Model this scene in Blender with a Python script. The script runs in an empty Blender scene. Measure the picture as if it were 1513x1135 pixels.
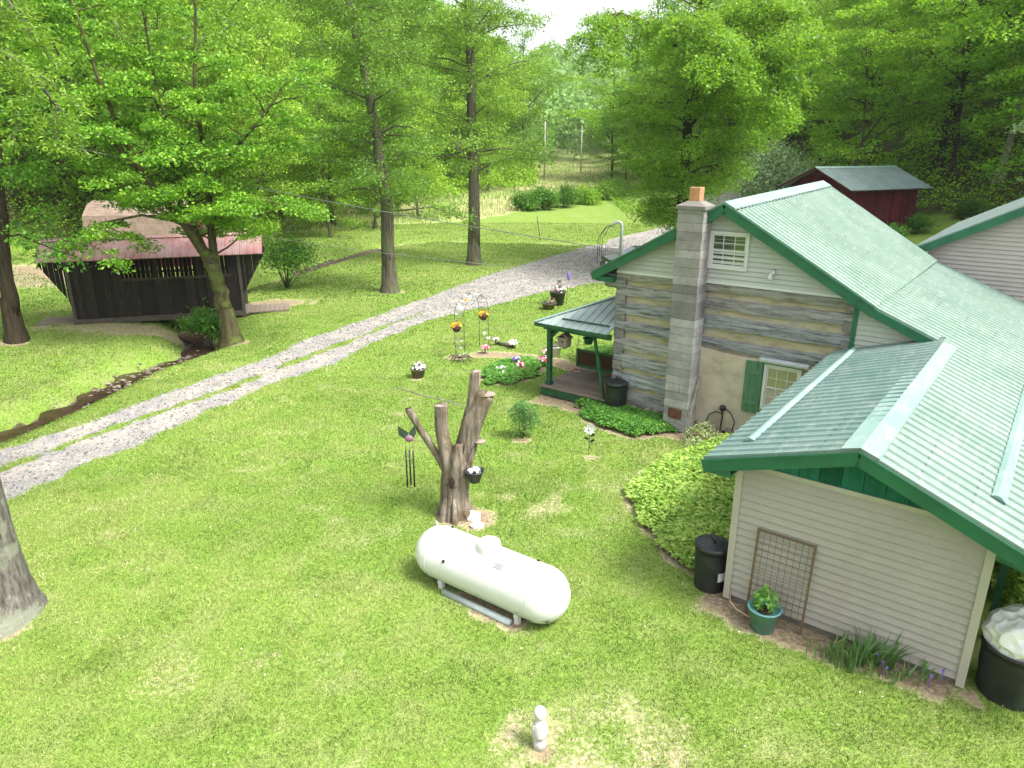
import bpy, math, random
import numpy as np
from mathutils import Vector, Matrix
R = math.radians
rnd = random.Random(7)
scene = bpy.context.scene
COL = scene.collection

# ------------------------------------------------------------------ numeric noise
def _h(ix, iy, s):
    n = (ix.astype(np.int64) * 374761393 + iy.astype(np.int64) * 668265263 + s * 982451653) & 0x7fffffff
    n = ((n ^ (n >> 13)) * 1274126177) & 0x7fffffff
    n = n ^ (n >> 16)
    return (n & 0xffff) / 65535.0
def vn(x, y, sc, seed=0):
    x = np.asarray(x, float) / sc; y = np.asarray(y, float) / sc
    ix = np.floor(x); iy = np.floor(y); fx = x - ix; fy = y - iy
    fx = fx * fx * (3 - 2 * fx); fy = fy * fy * (3 - 2 * fy)
    ix = ix.astype(np.int64); iy = iy.astype(np.int64)
    a = _h(ix, iy, seed); b = _h(ix + 1, iy, seed); c = _h(ix, iy + 1, seed); d = _h(ix + 1, iy + 1, seed)
    return (a * (1 - fx) + b * fx) * (1 - fy) + (c * (1 - fx) + d * fx) * fy
def fbm(x, y, sc, seed=0, o=3):
    t = 0; amp = 1; tot = 0
    for k in range(o):
        t = t + amp * vn(x, y, sc / 2 ** k, seed + k * 17); tot += amp; amp *= .5
    return t / tot
def sst(a, b, x):
    t = np.clip((x - a) / (b - a), 0, 1); return t * t * (3 - 2 * t)
def seg_dist(x, y, pts):
    """distance to a polyline"""
    best = np.full(np.shape(x), 1e9)
    for (x0, y0), (x1, y1) in zip(pts[:-1], pts[1:]):
        dx, dy = x1 - x0, y1 - y0
        t = np.clip(((x - x0) * dx + (y - y0) * dy) / (dx * dx + dy * dy), 0, 1)
        best = np.minimum(best, np.hypot(x - x0 - t * dx, y - y0 - t * dy))
    return best
def in_poly(x, y, pts):
    x = np.asarray(x, float); y = np.asarray(y, float)
    ins = np.zeros(x.shape, bool); n = len(pts)
    for i in range(n):
        (xa, ya), (xb, yb) = pts[i], pts[(i + 1) % n]
        c = ((ya > y) != (yb > y)) & (x < (xb - xa) * (y - ya) / (yb - ya + 1e-12) + xa)
        ins ^= c
    return ins
def poly_sd(x, y, pts):
    d = seg_dist(x, y, list(pts) + [pts[0]])
    return np.where(in_poly(x, y, pts), -d, d)

# ------------------------------------------------------------------ materials
def nt(name):
    m = bpy.data.materials.new(name); m.use_nodes = True
    t = m.node_tree; b = t.nodes['Principled BSDF']
    return m, t, b
def N(t, typ, **k):
    n = t.nodes.new(typ)
    for a, v in k.items(): setattr(n, a, v)
    return n
def L(t, a, b): t.links.new(a, b)
def ramp(t, fac, stops):
    r = N(t, 'ShaderNodeValToRGB'); cr = r.color_ramp
    while len(cr.elements) < len(stops): cr.elements.new(.5)
    for e, (p, c) in zip(cr.elements, stops):
        e.position = p; e.color = (c[0], c[1], c[2], 1) if len(c) == 3 else c
    L(t, fac, r.inputs[0]); return r.outputs[0]
def mixc(t, fac, a, b, mode='MIX'):
    m = N(t, 'ShaderNodeMix', data_type='RGBA', blend_type=mode)
    if isinstance(fac, (int, float)): m.inputs[0].default_value = fac
    else: L(t, fac, m.inputs[0])
    for i, v in ((6, a), (7, b)):
        if isinstance(v, (tuple, list)): m.inputs[i].default_value = (*v[:3], 1)
        else: L(t, v, m.inputs[i])
    return m.outputs[2]
def noise(t, scale, detail=4, rough=.55, vec=None, dim='3D', stretch=None, coord='Object'):
    n = N(t, 'ShaderNodeTexNoise'); n.inputs['Scale'].default_value = scale
    n.inputs['Detail'].default_value = detail; n.inputs['Roughness'].default_value = rough
    if vec is None: vec = N(t, 'ShaderNodeTexCoord').outputs[coord]
    if stretch:
        mp = N(t, 'ShaderNodeMapping'); mp.inputs['Scale'].default_value = stretch
        L(t, vec, mp.inputs[0]); vec = mp.outputs[0]
    L(t, vec, n.inputs['Vector']); return n.outputs['Fac']
def bump(t, b, h, strength=.3, dist=.02):
    n = N(t, 'ShaderNodeBump'); n.inputs['Strength'].default_value = strength; n.inputs['Distance'].default_value = dist
    L(t, h, n.inputs['Height']); L(t, n.outputs[0], b.inputs['Normal'])
def attr(t, name):
    a = N(t, 'ShaderNodeAttribute'); a.attribute_name = name; return a
def math_(t, op, a, b=None, clamp=False):
    n = N(t, 'ShaderNodeMath', operation=op, use_clamp=clamp)
    for i, v in enumerate((a, b)):
        if v is None: continue
        if isinstance(v, (int, float)): n.inputs[i].default_value = v
        else: L(t, v, n.inputs[i])
    return n.outputs[0]

def mat_plain(name, col, rough=.6, metal=0., var=.12, scale=6., bs=0., spec=.5, col2=None, stretch=None, tint=False, detail=4):
    """painted / solid surface with mottling of its own colour"""
    m, t, b = nt(name)
    f = noise(t, scale, detail, stretch=stretch)
    c2 = col2 or tuple(c * (1 - var * 2) for c in col)
    c = ramp(t, f, [(.3, c2), (.68, col)])
    if tint: c = mixc(t, 1., c, attr(t, 'Tint').outputs[0], 'MULTIPLY')
    L(t, c, b.inputs['Base Color']); b.inputs['Roughness'].default_value = rough
    b.inputs['Metallic'].default_value = metal; b.inputs['Specular IOR Level'].default_value = spec
    if bs: bump(t, b, noise(t, scale * 4, 4, stretch=stretch), bs, .01)
    return m
def mat_leaf(name, c_dark, c_mid, c_light, trans=.4, patch=.6, rough=.5):
    m, t, b = nt(name)
    g = N(t, 'ShaderNodeNewGeometry')
    oi = N(t, 'ShaderNodeObjectInfo')
    pn = noise(t, patch, 2)
    f = math_(t, 'ADD', math_(t, 'MULTIPLY', g.outputs['Random Per Island'], .45), math_(t, 'MULTIPLY', pn, .62))
    f = math_(t, 'ADD', f, math_(t, 'MULTIPLY', math_(t, 'SUBTRACT', oi.outputs['Random'], .5), .35))
    c = ramp(t, f, [(.22, c_dark), (.52, c_mid), (.88, c_light)])
    L(t, c, b.inputs['Base Color']); b.inputs['Roughness'].default_value = rough
    b.inputs['Specular IOR Level'].default_value = .35
    tr = N(t, 'ShaderNodeBsdfTranslucent'); L(t, mixc(t, .45, c, (c_light[0] * 1.5, c_light[1] * 1.4, c_light[2] * .8)), tr.inputs[0])
    mx = N(t, 'ShaderNodeMixShader'); mx.inputs[0].default_value = trans
    L(t, b.outputs[0], mx.inputs[1]); L(t, tr.outputs[0], mx.inputs[2])
    L(t, mx.outputs[0], t.nodes['Material Output'].inputs[0])
    return m
def mat_bark(name, c1, c2, c3=None, sc=5., strz=.25, moss=None):
    m, t, b = nt(name)
    f = noise(t, sc, 8, .7, stretch=(2.2, 2.2, strz))
    c = ramp(t, f, [(.32, c1), (.6, c2), (.75, c3 or c2)])
    if moss:
        c = mixc(t, math_(t, 'MULTIPLY', sst_ramp(t, noise(t, 2.2, 4), .5, .62), .75), c, moss)
    L(t, c, b.inputs['Base Color']); b.inputs['Roughness'].default_value = .95
    b.inputs['Specular IOR Level'].default_value = .15
    bump(t, b, f, .9, .04); return m
def sst_ramp(t, f, a, b):
    n = N(t, 'ShaderNodeMapRange', interpolation_type='SMOOTHSTEP')
    L(t, f, n.inputs[0]); n.inputs[1].default_value = a; n.inputs[2].default_value = b
    return n.outputs[0]

M = {}
M['leaf_maple'] = mat_leaf('maple_leaves', (.022, .085, .01), (.085, .25, .018), (.27, .48, .035), .28)
M['leaf_oak'] = mat_leaf('oak_leaves', (.05, .15, .018), (.17, .37, .03), (.40, .60, .07), .42)
M['leaf_honey'] = mat_leaf('locust_leaves', (.05, .14, .018), (.16, .33, .035), (.35, .52, .08), .32)
M['leaf_forest'] = mat_leaf('woodland_leaves', (.035, .13, .014), (.15, .38, .025), (.42, .64, .05), .42, .18)
M['leaf_left'] = mat_leaf('bright_woodland_leaves', (.06, .17, .015), (.19, .38, .03), (.38, .56, .06), .34, .18)
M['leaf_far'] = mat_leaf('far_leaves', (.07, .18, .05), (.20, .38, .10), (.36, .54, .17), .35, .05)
M['leaf_silver'] = mat_leaf('silver_leaves', (.07, .14, .06), (.15, .25, .11), (.27, .38, .20), .3)
M['leaf_shrub'] = mat_leaf('shrub_leaves', (.03, .10, .015), (.07, .20, .02), (.15, .32, .04), .35)
M['leaf_ground'] = mat_leaf('ground_cover_leaves', (.08, .20, .03), (.23, .42, .06), (.50, .64, .16), .3, 1.6)
M['leaf_ground_green'] = mat_leaf('fresh_ground_cover_leaves', (.05, .17, .03), (.13, .34, .05), (.30, .52, .11), .3, 1.6)
M['bark'] = mat_bark('grey_brown_bark', (.035, .03, .022), (.15, .13, .10), (.27, .24, .19), moss=(.10, .14, .05))
M['bark_dark'] = mat_bark('dark_bark', (.018, .014, .01), (.06, .048, .032), (.10, .085, .055))
M['bark_moss'] = mat_bark('mossy_bark', (.03, .024, .012), (.09, .08, .04), (.13, .12, .06), moss=(.10, .14, .03))
M['bark_lichen'] = mat_bark('lichen_bark', (.05, .045, .035), (.20, .185, .165), (.40, .39, .35), 9., .4, moss=(.25, .27, .20))
M['bark_pale'] = mat_bark('pale_bark', (.12, .11, .09), (.26, .25, .20), (.33, .32, .26))

# ------------------------------------------------------------------ mesh builder
class MB:
    def __init__(s): s.v = []; s.f = []; s.t = []; s.smooth = []
    def add(s, vs, fs, tint=(1, 1, 1), smooth=False):
        o = len(s.v); s.v.extend([tuple(p) for p in vs])
        for f in fs: s.f.append(tuple(i + o for i in f)); s.t.append(tint); s.smooth.append(smooth)
    def box(s, a, b, tint=(1, 1, 1), M4=None):
        (x0, y0, z0), (x1, y1, z1) = a, b
        vs = [(x0, y0, z0), (x1, y0, z0), (x1, y1, z0), (x0, y1, z0), (x0, y0, z1), (x1, y0, z1), (x1, y1, z1), (x0, y1, z1)]
        if M4 is not None: vs = [M4 @ Vector(p) for p in vs]
        s.add(vs, [(0, 3, 2, 1), (4, 5, 6, 7), (0, 1, 5, 4), (1, 2, 6, 5), (2, 3, 7, 6), (3, 0, 4, 7)], tint)
    def beam(s, p0, p1, w, h, tint=(1, 1, 1), up=(0, 0, 1)):
        p0 = Vector(p0); p1 = Vector(p1); d = (p1 - p0).normalized(); up = Vector(up)
        r = d.cross(up)
        if r.length < 1e-4: r = d.cross(Vector((0, 1, 0)))
        r.normalize(); q = r.cross(d)
        vs = [p + r * (a * w / 2) + q * (b * h / 2) for p in (p0, p1) for a, b in ((-1, -1), (1, -1), (1, 1), (-1, 1))]
        s.add(vs, [(0, 1, 2, 3), (7, 6, 5, 4), (0, 4, 5, 1), (1, 5, 6, 2), (2, 6, 7, 3), (3, 7, 4, 0)], tint)
    def tube(s, pts, rad, n=8, cap=True, tint=(1, 1, 1), wob=0., rn=None):
        pts = [Vector(p) for p in pts]
        if isinstance(rad, (int, float)): rad = [rad] * len(pts)
        vs = []; fs = []; x = None
        for i, p in enumerate(pts):
            d = (pts[min(i + 1, len(pts) - 1)] - pts[max(i - 1, 0)])
            if d.length < 1e-9: d = Vector((0, 0, 1))
            d.normalize()
            if x is None:
                x = d.orthogonal().normalized()
            else:
                x = (x - d * x.dot(d)); x = x.normalized() if x.length > 1e-6 else d.orthogonal().normalized()
            y = d.cross(x)
            for k in range(n):
                a = 2 * math.pi * k / n; r = rad[i]
                if wob: r *= 1 + wob * (math.sin(3 * a + i * .35) * .5 + math.sin(5 * a - i * .6 + 1) * .35 + (rn or rnd).uniform(-.4, .4))
                vs.append(p + x * (math.cos(a) * r) + y * (math.sin(a) * r))
        for i in range(len(pts) - 1):
            for k in range(n):
                fs.append((i * n + k, i * n + (k + 1) % n, (i + 1) * n + (k + 1) % n, (i + 1) * n + k))
        if cap:
            fs.append(tuple(range(n - 1, -1, -1))); fs.append(tuple((len(pts) - 1) * n + k for k in range(n)))
        s.add(vs, fs, tint, True)
    def lathe(s, prof, c=(0, 0, 0), n=24, tint=(1, 1, 1)):
        """prof list of (r,z)"""
        vs = []; fs = []
        for r, z in prof:
            for k in range(n):
                a = 2 * math.pi * k / n; vs.append((c[0] + r * math.cos(a), c[1] + r * math.sin(a), c[2] + z))
        for i in range(len(prof) - 1):
            for k in range(n): fs.append((i * n + k, i * n + (k + 1) % n, (i + 1) * n + (k + 1) % n, (i + 1) * n + k))
        s.add(vs, fs, tint, True)
        if prof[0][0] > 1e-4: s.add([vs[k] for k in range(n)], [tuple(range(n - 1, -1, -1))], tint)
        if prof[-1][0] > 1e-4: s.add([vs[(len(prof) - 1) * n + k] for k in range(n)], [tuple(range(n))], tint)
    def quad(s, a, b, c, d, tint=(1, 1, 1)): s.add([a, b, c, d], [(0, 1, 2, 3)], tint)
    def prism(s, poly, y0, y1, tint=(1, 1, 1)):
        """poly in (x,z) extruded along y"""
        n = len(poly)
        vs = [(x, y0, z) for x, z in poly] + [(x, y1, z) for x, z in poly]
        fs = [tuple(range(n)), tuple(range(2 * n - 1, n - 1, -1))] + [(i, i + n, (i + 1) % n + n, (i + 1) % n) for i in range(n)]
        s.add(vs, fs, tint)
    def ball(s, c, r, n=8, tint=(1, 1, 1), sq=(1, 1, 1), jit=0.):
        m = n // 2 + 1; vs = []; fs = []
        for i in range(m + 1):
            th = math.pi * i / m
            for k in range(n):
                a = 2 * math.pi * k / n; q = 1 + (rnd.uniform(-jit, jit) if jit else 0)
                vs.append((c[0] + r * sq[0] * q * math.sin(th) * math.cos(a), c[1] + r * sq[1] * q * math.sin(th) * math.sin(a), c[2] + r * sq[2] * q * math.cos(th)))
        for i in range(m):
            for k in range(n): fs.append((i * n + k, (i + 1) * n + k, (i + 1) * n + (k + 1) % n, i * n + (k + 1) % n))
        s.add(vs, fs, tint, not jit)
    def build(s, name, mat, parent=None, bev=0.):
        me = bpy.data.meshes.new(name); me.from_pydata(s.v, [], s.f)
        me.polygons.foreach_set('use_smooth', s.smooth)
        if any(t != (1, 1, 1) for t in s.t):
            ca = me.color_attributes.new('Tint', 'FLOAT_COLOR', 'CORNER')
            arr = np.repeat(np.array([(*t, 1) for t in s.t], np.float32), [len(f) for f in s.f], axis=0)
            ca.data.foreach_set('color', arr.ravel())
        else:
            ca = me.color_attributes.new('Tint', 'FLOAT_COLOR', 'POINT')
            ca.data.foreach_set('color', np.ones(len(s.v) * 4, np.float32))
        me.materials.append(mat); me.update()
        o = bpy.data.objects.new(name, me); COL.objects.link(o)
        if parent: o.parent = parent
        if bev:
            md = o.modifiers.new('bevel', 'BEVEL'); md.width = bev; md.segments = 2; md.limit_method = 'ANGLE'
        return o

def np_mesh(name, V, F, mat, parent=None, tint=None, smooth=False):
    """V (n,3); F (m,k) constant-size faces"""
    me = bpy.data.meshes.new(name); n = len(V); m, k = F.shape
    me.vertices.add(n); me.vertices.foreach_set('co', np.ascontiguousarray(V, np.float32).ravel())
    me.loops.add(m * k); me.loops.foreach_set('vertex_index', np.ascontiguousarray(F, np.int32).ravel())
    me.polygons.add(m); me.polygons.foreach_set('loop_start', np.arange(0, m * k, k, dtype=np.int32))
    me.update(calc_edges=True)
    if smooth: me.polygons.foreach_set('use_smooth', np.ones(m, bool))
    if tint is not None:
        ca = me.color_attributes.new('Tint', 'FLOAT_COLOR', 'POINT')
        ca.data.foreach_set('color', np.ascontiguousarray(tint, np.float32).ravel())
    me.materials.append(mat)
    o = bpy.data.objects.new(name, me); COL.objects.link(o)
    if parent: o.parent = parent
    return o
def empty(name, loc=(0, 0, 0), rz=0.):
    o = bpy.data.objects.new(name, None); COL.objects.link(o); o.location = loc; o.rotation_euler = (0, 0, rz)
    o.empty_display_size = .2; return o
def tag(o, label=None, cat=None, group=None, kind=None):
    if label: o['label'] = label
    if cat: o['category'] = cat
    if group: o['group'] = group
    if kind: o['kind'] = kind
    return o
def copy_tree(o, parent=None):
    c = o.copy(); COL.objects.link(c)
    if parent: c.parent = parent
    for ch in list(o.children): copy_tree(ch, c)
    return c

# ------------------------------------------------------------------ house frame
HO = Vector((3.52, 10.01, 0)); HA = R(-37.9)
HU = (math.cos(HA), math.sin(HA)); HV = (-HU[1], HU[0])
def hw(X, Y, Z=0.): return Vector((HO.x + X * HU[0] + Y * HV[0], HO.y + X * HU[1] + Y * HV[1], Z))
def hl(x, y):
    dx = x - HO.x; dy = y - HO.y; return dx * HU[0] + dy * HU[1], dx * HV[0] + dy * HV[1]

# ------------------------------------------------------------------ terrain
ROADL = [(-14.9, 11), (-12.9, 16.02), (-11.75, 17.93), (-10.0, 21.23), (-8.8, 24.11), (-7.9, 26.93), (-4.0, 35.65), (-1.46, 41.82), (4.67, 52.87), (8.03, 59.57), (11.44, 64), (15.5, 70)]
ROADR = [(21, 66), (19.5, 52), (16.5, 44), (11, 38.5), (4.6, 38.9), (1.2, 35.7), (-.95, 32.9), (-3.5, 29.9), (-5.09, 26.32), (-5.9, 23.59), (-7.4, 21.1), (-8.45, 18.6), (-9.2, 16.3), (-9.95, 14.8), (-10.5, 13.3), (-12.2, 9.8)]
ROAD = ROADL + ROADR
MID = [(-13.5, 11.5), (-11.8, 14.93), (-11.01, 16.4), (-10.26, 18.08), (-9.1, 19.9), (-7.97, 22.6), (-6.48, 25.9), (-5.01, 29.4), (-3.4, 32.6)]
CREEK = [(-15.5, 12), (-14.3, 17.0), (-13.75, 19.33), (-13.55, 20.6), (-13.4, 22.04), (-13.2, 23.8), (-12.6, 25.0), (-12.1, 26.4), (-13.0, 28.4), (-14.6, 31.5), (-15.2, 36), (-14, 42), (-12, 49), (-10, 56), (-6.5, 59.57), (-3.1, 58.6), (1.3, 58.6), (4.9, 57.2), (8.5, 58.0)]
GRAVEL_UP = [(16, 58), (18.5, 64), (20.5, 70), (22, 78)]
def XR_(y): return 22 - .15 * (y - 24) + .24 * np.maximum(y - 85, 0)
def XL_(y): return np.minimum(-24 + .04 * (y - 40) + .5 * np.maximum(y - 72, 0), .02 * y)
def H(x, y):
    x = np.asarray(x, float); y = np.asarray(y, float)
    z = .028 * np.maximum(y - 62, 0) * (1 - .35 * sst(90, 260, y))
    xr = XR_(y); q = np.maximum(x - xr, 0)
    z = z + .21 * q + .42 * np.maximum(q - 13, 0) * (1 - .55 * sst(110, 220, y))
    xl = XL_(y); ql = np.maximum(xl - x, 0)
    z = z + .10 * ql + .36 * np.maximum(ql - 8, 0)
    z = z + .17 * np.maximum(y - 235, 0) + .0 * x
    z = np.minimum(z, 75 + .05 * z)
    z = z + .5 * (fbm(x, y, 22, 3) - .5) * sst(30, 80, np.hypot(x, y)) + .10 * (fbm(x, y, 4.5, 5) - .5)
    dc = seg_dist(x, y, CREEK)
    w = np.where(y > 45, .9, 1.0)
    dep = np.where(y > 45, .30, .62)
    z = z - dep * (1 - sst(.25 * w, 1.5 * w, dc)) - .12 * (1 - sst(1.2, 3.6, dc))
    # level around the house
    X, Y = hl(x, y); inside = (X > -9.5) & (X < 6) & (Y > -1.5) & (Y < 15)
    return z
def h1(x, y): return float(H(np.array([x]), np.array([y]))[0])

BED_BIG = [(2.50, 12.6), (2.45, 13.7), (2.95, 14.75), (3.7, 15.5), (4.6, 16.2), (5.4, 16.8), (6.6, 15.6), (5.2, 12.6), (4.0, 11.0), (3.35, 10.5), (2.95, 10.95), (2.72, 11.75)]
BED_PORCH = [(1.75, 19.3), (2.2, 19.85), (3.0, 19.8), (4.3, 18.7), (4.75, 18.0), (4.35, 17.25), (3.9, 17.0), (3.16, 16.75), (2.55, 17.25), (2.05, 17.98)]
BED_RND = [(-.97, 21.8), (-.75, 21.15), (-.2, 21.0), (.4, 21.5), (1.0, 22.5), (1.15, 23.3), (.7, 23.9), (.1, 23.9), (-.5, 23.4), (-.95, 22.5)]
def masks(x, y):
    """road, dirt, litter, meadow in 0..1 (sheet colours really found on the ground)"""
    X, Y = hl(x, y)
    nz = fbm(x, y, 1.3, 11); nf = fbm(x, y, .45, 31, 2)
    sd = poly_sd(x, y, ROAD)
    dm = seg_dist(x, y, MID)
    road = 1 - sst(-.55, .25, sd + (nz - .5) * .15 + (nf - .5) * .35)
    midw = (1 - sst(.05, .36, dm + (nf - .5) * .5)) * sst(.10, .4, 1 - y / 36. + .15) * .95
    road = road * (1 - midw * .78)
    gu = 1 - sst(1.6, 2.6, seg_dist(x, y, GRAVEL_UP) + (nz - .5))
    road = np.maximum(road, gu)
    dirt = np.zeros_like(x)
    # bare soil by the garage wall
    dg = np.where((X > -.3) & (X < 3.6), np.abs(Y + .12), 9)
    dirt = np.maximum(dirt, (1 - sst(.22, .62, dg + (nf - .5) * .5 + np.where(X > 3.2, .3, 0))))
    # skirt of soil at the cabin foot
    dcab = np.where((X > -8.3) & (X < 0), np.abs(Y - 6.2), 9)
    dirt = np.maximum(dirt, (1 - sst(.3, .75, dcab + (nf - .5) * .7)) * .9)
    for bed, w in ((BED_BIG, .16), (BED_PORCH, .16), (BED_RND, .06)):
        dirt = np.maximum(dirt, 1 - sst(.0, w, poly_sd(x, y, bed) + (nf - .5) * .18))
    for (cx, cy, r) in ((-1.05, 12.75, .62), (-.72, 12.6, .55), (-8.1, 9.4, .85), (-.40, 9.65, .45), (-.8, 10.0, .34), (.0, 9.35, .34), (.27, 16.6, .32), (1.84, 15.6, .22), (-2.0, 24.2, .55), (-6.2, 36.3, 1.0), (-2.4, 45.4, .8), (-10.7, 26.6, .7), (-18.9, 26, .7), (-3.02, 21.8, .35), (.34, 6.85, .15), (1.0, 23.9, .5)):
        dirt = np.maximum(dirt, (1 - sst(.5, 1., np.hypot(x - cx, (y - cy) * 1.1) / r + (nf - .5) * .7)) * .95)
    # worn path from porch to the arch
    dirt = np.maximum(dirt, (1 - sst(.25, .65, seg_dist(x, y, [(2.6, 22.3), (1.6, 23.6), (.2, 24.4), (-1.0, 24.6)]) + (nf - .5) * .4)) * .9)
    # thin worn patches in the lawn
    wear = sst(.50, .80, fbm(x, y, 1.0, 41) * .52 + nf * .56)
    near = sst(2.2, 0, np.hypot((x - 1.15) / 1.1, (y - 6.9) / .75) - .2)
    wear = np.maximum(wear * .75, sst(.42, .66, nf * .55 + near * .4) * near * 1.0)
    near2 = sst(2.6, 0, np.hypot((x - .3) / 1.3, (y - 13.3)) - .2)
    wear = np.maximum(wear, sst(.48, .70, nf * .6 + near2 * .35) * near2)
    dirt = np.maximum(dirt, wear * .58 * (1 - sst(20, 34, y)))
    n9 = fbm(x, y, .22, 97, 2); dirt = np.maximum(dirt, .62 * sst(.38, .72, nf * .30 + n9 * .34 + nz * .18 + near * .26) * sst(0, .7, near) * (.5 + .8 * n9))
    dc = seg_dist(x, y, CREEK)
    dirt = np.maximum(dirt, 1 - sst(.25, .58, dc + (nf - .5) * .4))
    br = 1 - sst(.8, 2.4, np.hypot((x + 26.5) / 2.2, (y - 40) / 2.) + (nf - .5))
    dirt = np.maximum(dirt, br)
    dirt = np.maximum(dirt, (1 - sst(.6, 1.2, np.hypot((x + 11.2) / 1.8, (y - 33.5)) + (nf - .5) * .7)) * .85)
    sh = 1 - sst(.5, 1.3, np.hypot((x + 15.8) / 4.2, (y - 28.6) / 1.3) + (nf - .5) * 1.1)
    dirt = np.maximum(dirt, sh * .7)
    xr = XR_(y); q = x - xr
    xl = XL_(y); ql = xl - x
    litter = np.maximum(sst(10.5, 14, q + (nz - .5) * 3), sst(1, 6, ql + (nz - .5) * 4) * sst(40, 50, y - ql * .5) * .8) * (1 - sst(90, 130, y))
    xx = np.array([-30, -19.9, -12.6, -7.6, -2.5, 3.5, 10., 17., 40.]); yy = np.array([62, 63, 68.7, 70, 73.4, 83., 96., 112., 118.])
    lf = np.interp(x, xx, yy)
    mead = sst(-1.5, 1.5, y - lf + (nz - .5) * 4) * (1 - litter) * (1 - sst(0, 8, q - 4)) * (1 - sst(-2, 5, ql))
    return road * (1 - litter * 0), np.clip(dirt, 0, 1) * (1 - road * .5), litter, mead

def axis(segs):
    out = [segs[0][0]]
    for a, b, st in segs:
        n = max(1, int(round((b - a) / st))); out += [a + (b - a) * (i + 1) / n for i in range(n)]
    return np.array(out)
gx = axis([(-300, -120, 15), (-120, -50, 4), (-50, -22, 1), (-22, 10, .2), (10, 24, .5), (24, 60, 1.5), (60, 140, 5), (140, 330, 19)])
gy = axis([(-40, 0, 5), (0, 4, .5), (4, 32, .2), (32, 48, .4), (48, 80, .8), (80, 160, 3), (160, 480, 10)])
GX, GY = np.meshgrid(gx, gy); GZ = H(GX, GY)
r_, d_, l_, m_ = masks(GX, GY)
nxg, nyg = len(gx), len(gy)
V = np.stack([GX, GY, GZ], -1).reshape(-1, 3)
A = np.stack([r_, d_, l_, m_], -1).reshape(-1, 4)
ii, jj = np.meshgrid(np.arange(nxg - 1), np.arange(nyg - 1))
base = (jj * nxg + ii).ravel()
F = np.stack([base, base + 1, base + nxg + 1, base + nxg], -1)
fa = A[F].mean(1)
dcf = seg_dist(V[F].mean(1)[:, 0], V[F].mean(1)[:, 1], CREEK)
kind = np.zeros(len(F), int)
kind[fa[:, 3] > .5] = 3; kind[fa[:, 2] > .5] = 2
kind[fa[:, 0] > .45] = 1
kind[(dcf < .55) & (V[F].mean(1)[:, 1] < 56)] = 4

mg, t, b = nt('ground_surface')
at = attr(t, 'Tint'); sp = N(t, 'ShaderNodeSeparateColor'); L(t, at.outputs[0], sp.inputs[0])
tc = N(t, 'ShaderNodeTexCoord').outputs['Object']
n1 = noise(t, 14, 5, .65, tc); n2 = noise(t, 1.1, 4, .6, tc); n3 = noise(t, 55, 3, .6, tc); n4 = noise(t, .22, 3, .5, tc)
grass = ramp(t, n1, [(.30, (.10, .18, .028)), (.5, (.18, .27, .05)), (.72, (.30, .36, .10))])
grass = mixc(t, sst_ramp(t, n2, .42, .66), grass, (.24, .28, .09), 'MIX')
grass = mixc(t, math_(t, 'MULTIPLY', n4, .5), grass, (.14, .28, .03))
ng = noise(t, 26, 4, .75, tc)
gravel = ramp(t, ng, [(.3, (.085, .08, .08)), (.48, (.235, .225, .22)), (.6, (.34, .325, .31)), (.72, (.60, .58, .55))])
gravel = mixc(t, sst_ramp(t, n2, .4, .65), gravel, (.38, .34, .30))
gravel = mixc(t, math_(t, 'MULTIPLY', sst_ramp(t, noise(t, .5, 4, .6, tc), .5, .7), .5), gravel, (.22, .21, .205))
soil = ramp(t, n1, [(.3, (.13, .09, .055)), (.55, (.30, .235, .155)), (.75, (.46, .39, .28))])
soil = mixc(t, sst_ramp(t, n3, .6, .7), soil, (.55, .48, .36))
litter = ramp(t, n1, [(.3, (.03, .022, .012)), (.55, (.085, .065, .035)), (.75, (.15, .115, .07))])
litter = mixc(t, sst_ramp(t, n2, .4, .62), litter, (.06, .12, .02))
mead = ramp(t, n1, [(.3, (.24, .32, .09)), (.7, (.46, .48, .22))])
def msk(o, lo=.38, hi=.62, k=.5):
    return sst_ramp(t, math_(t, 'ADD', o, math_(t, 'MULTIPLY', math_(t, 'SUBTRACT', n1, .5), k)), lo, hi)
c = mixc(t, msk(at.outputs['Alpha']), grass, mead)
c = mixc(t, msk(sp.outputs[2]), c, litter)
straw = ramp(t, n1, [(.3, (.22, .21, .09)), (.5, (.38, .34, .20)), (.72, (.52, .46, .33))])
c = mixc(t, msk(sp.outputs[1], .28, .80, .9), c, straw)
c = mixc(t, msk(sp.outputs[1], .60, .9), c, soil)
c = mixc(t, msk(sp.outputs[0], .38, .58, 1.1), c, gravel)
L(t, c, b.inputs['Base Color']); b.inputs['Roughness'].default_value = .95; b.inputs['Specular IOR Level'].default_value = .1
bump(t, b, math_(t, 'ADD', n1, math_(t, 'MULTIPLY', n3, .5)), .6, .05)
M['ground'] = mg
mw, t, b = nt('creek_stones_bed')
f = noise(t, 9, 5, .7); c = ramp(t, f, [(.3, (.025, .016, .011)), (.5, (.075, .048, .032)), (.72, (.15, .11, .08))])
L(t, c, b.inputs['Base Color']); b.inputs['Roughness'].default_value = .7; bump(t, b, f, .6, .05)
for k, (nm) in enumerate(('lawn', 'gravel_driveway', 'forest_floor', 'meadow', 'creek_bed')):
    Fk = F[kind == k]; u, inv = np.unique(Fk, return_inverse=True)
    o = np_mesh(nm, V[u], inv.reshape(Fk.shape), mw if k == 4 else mg, tint=A[u], smooth=True)
    tag(o, kind='structure')

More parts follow.
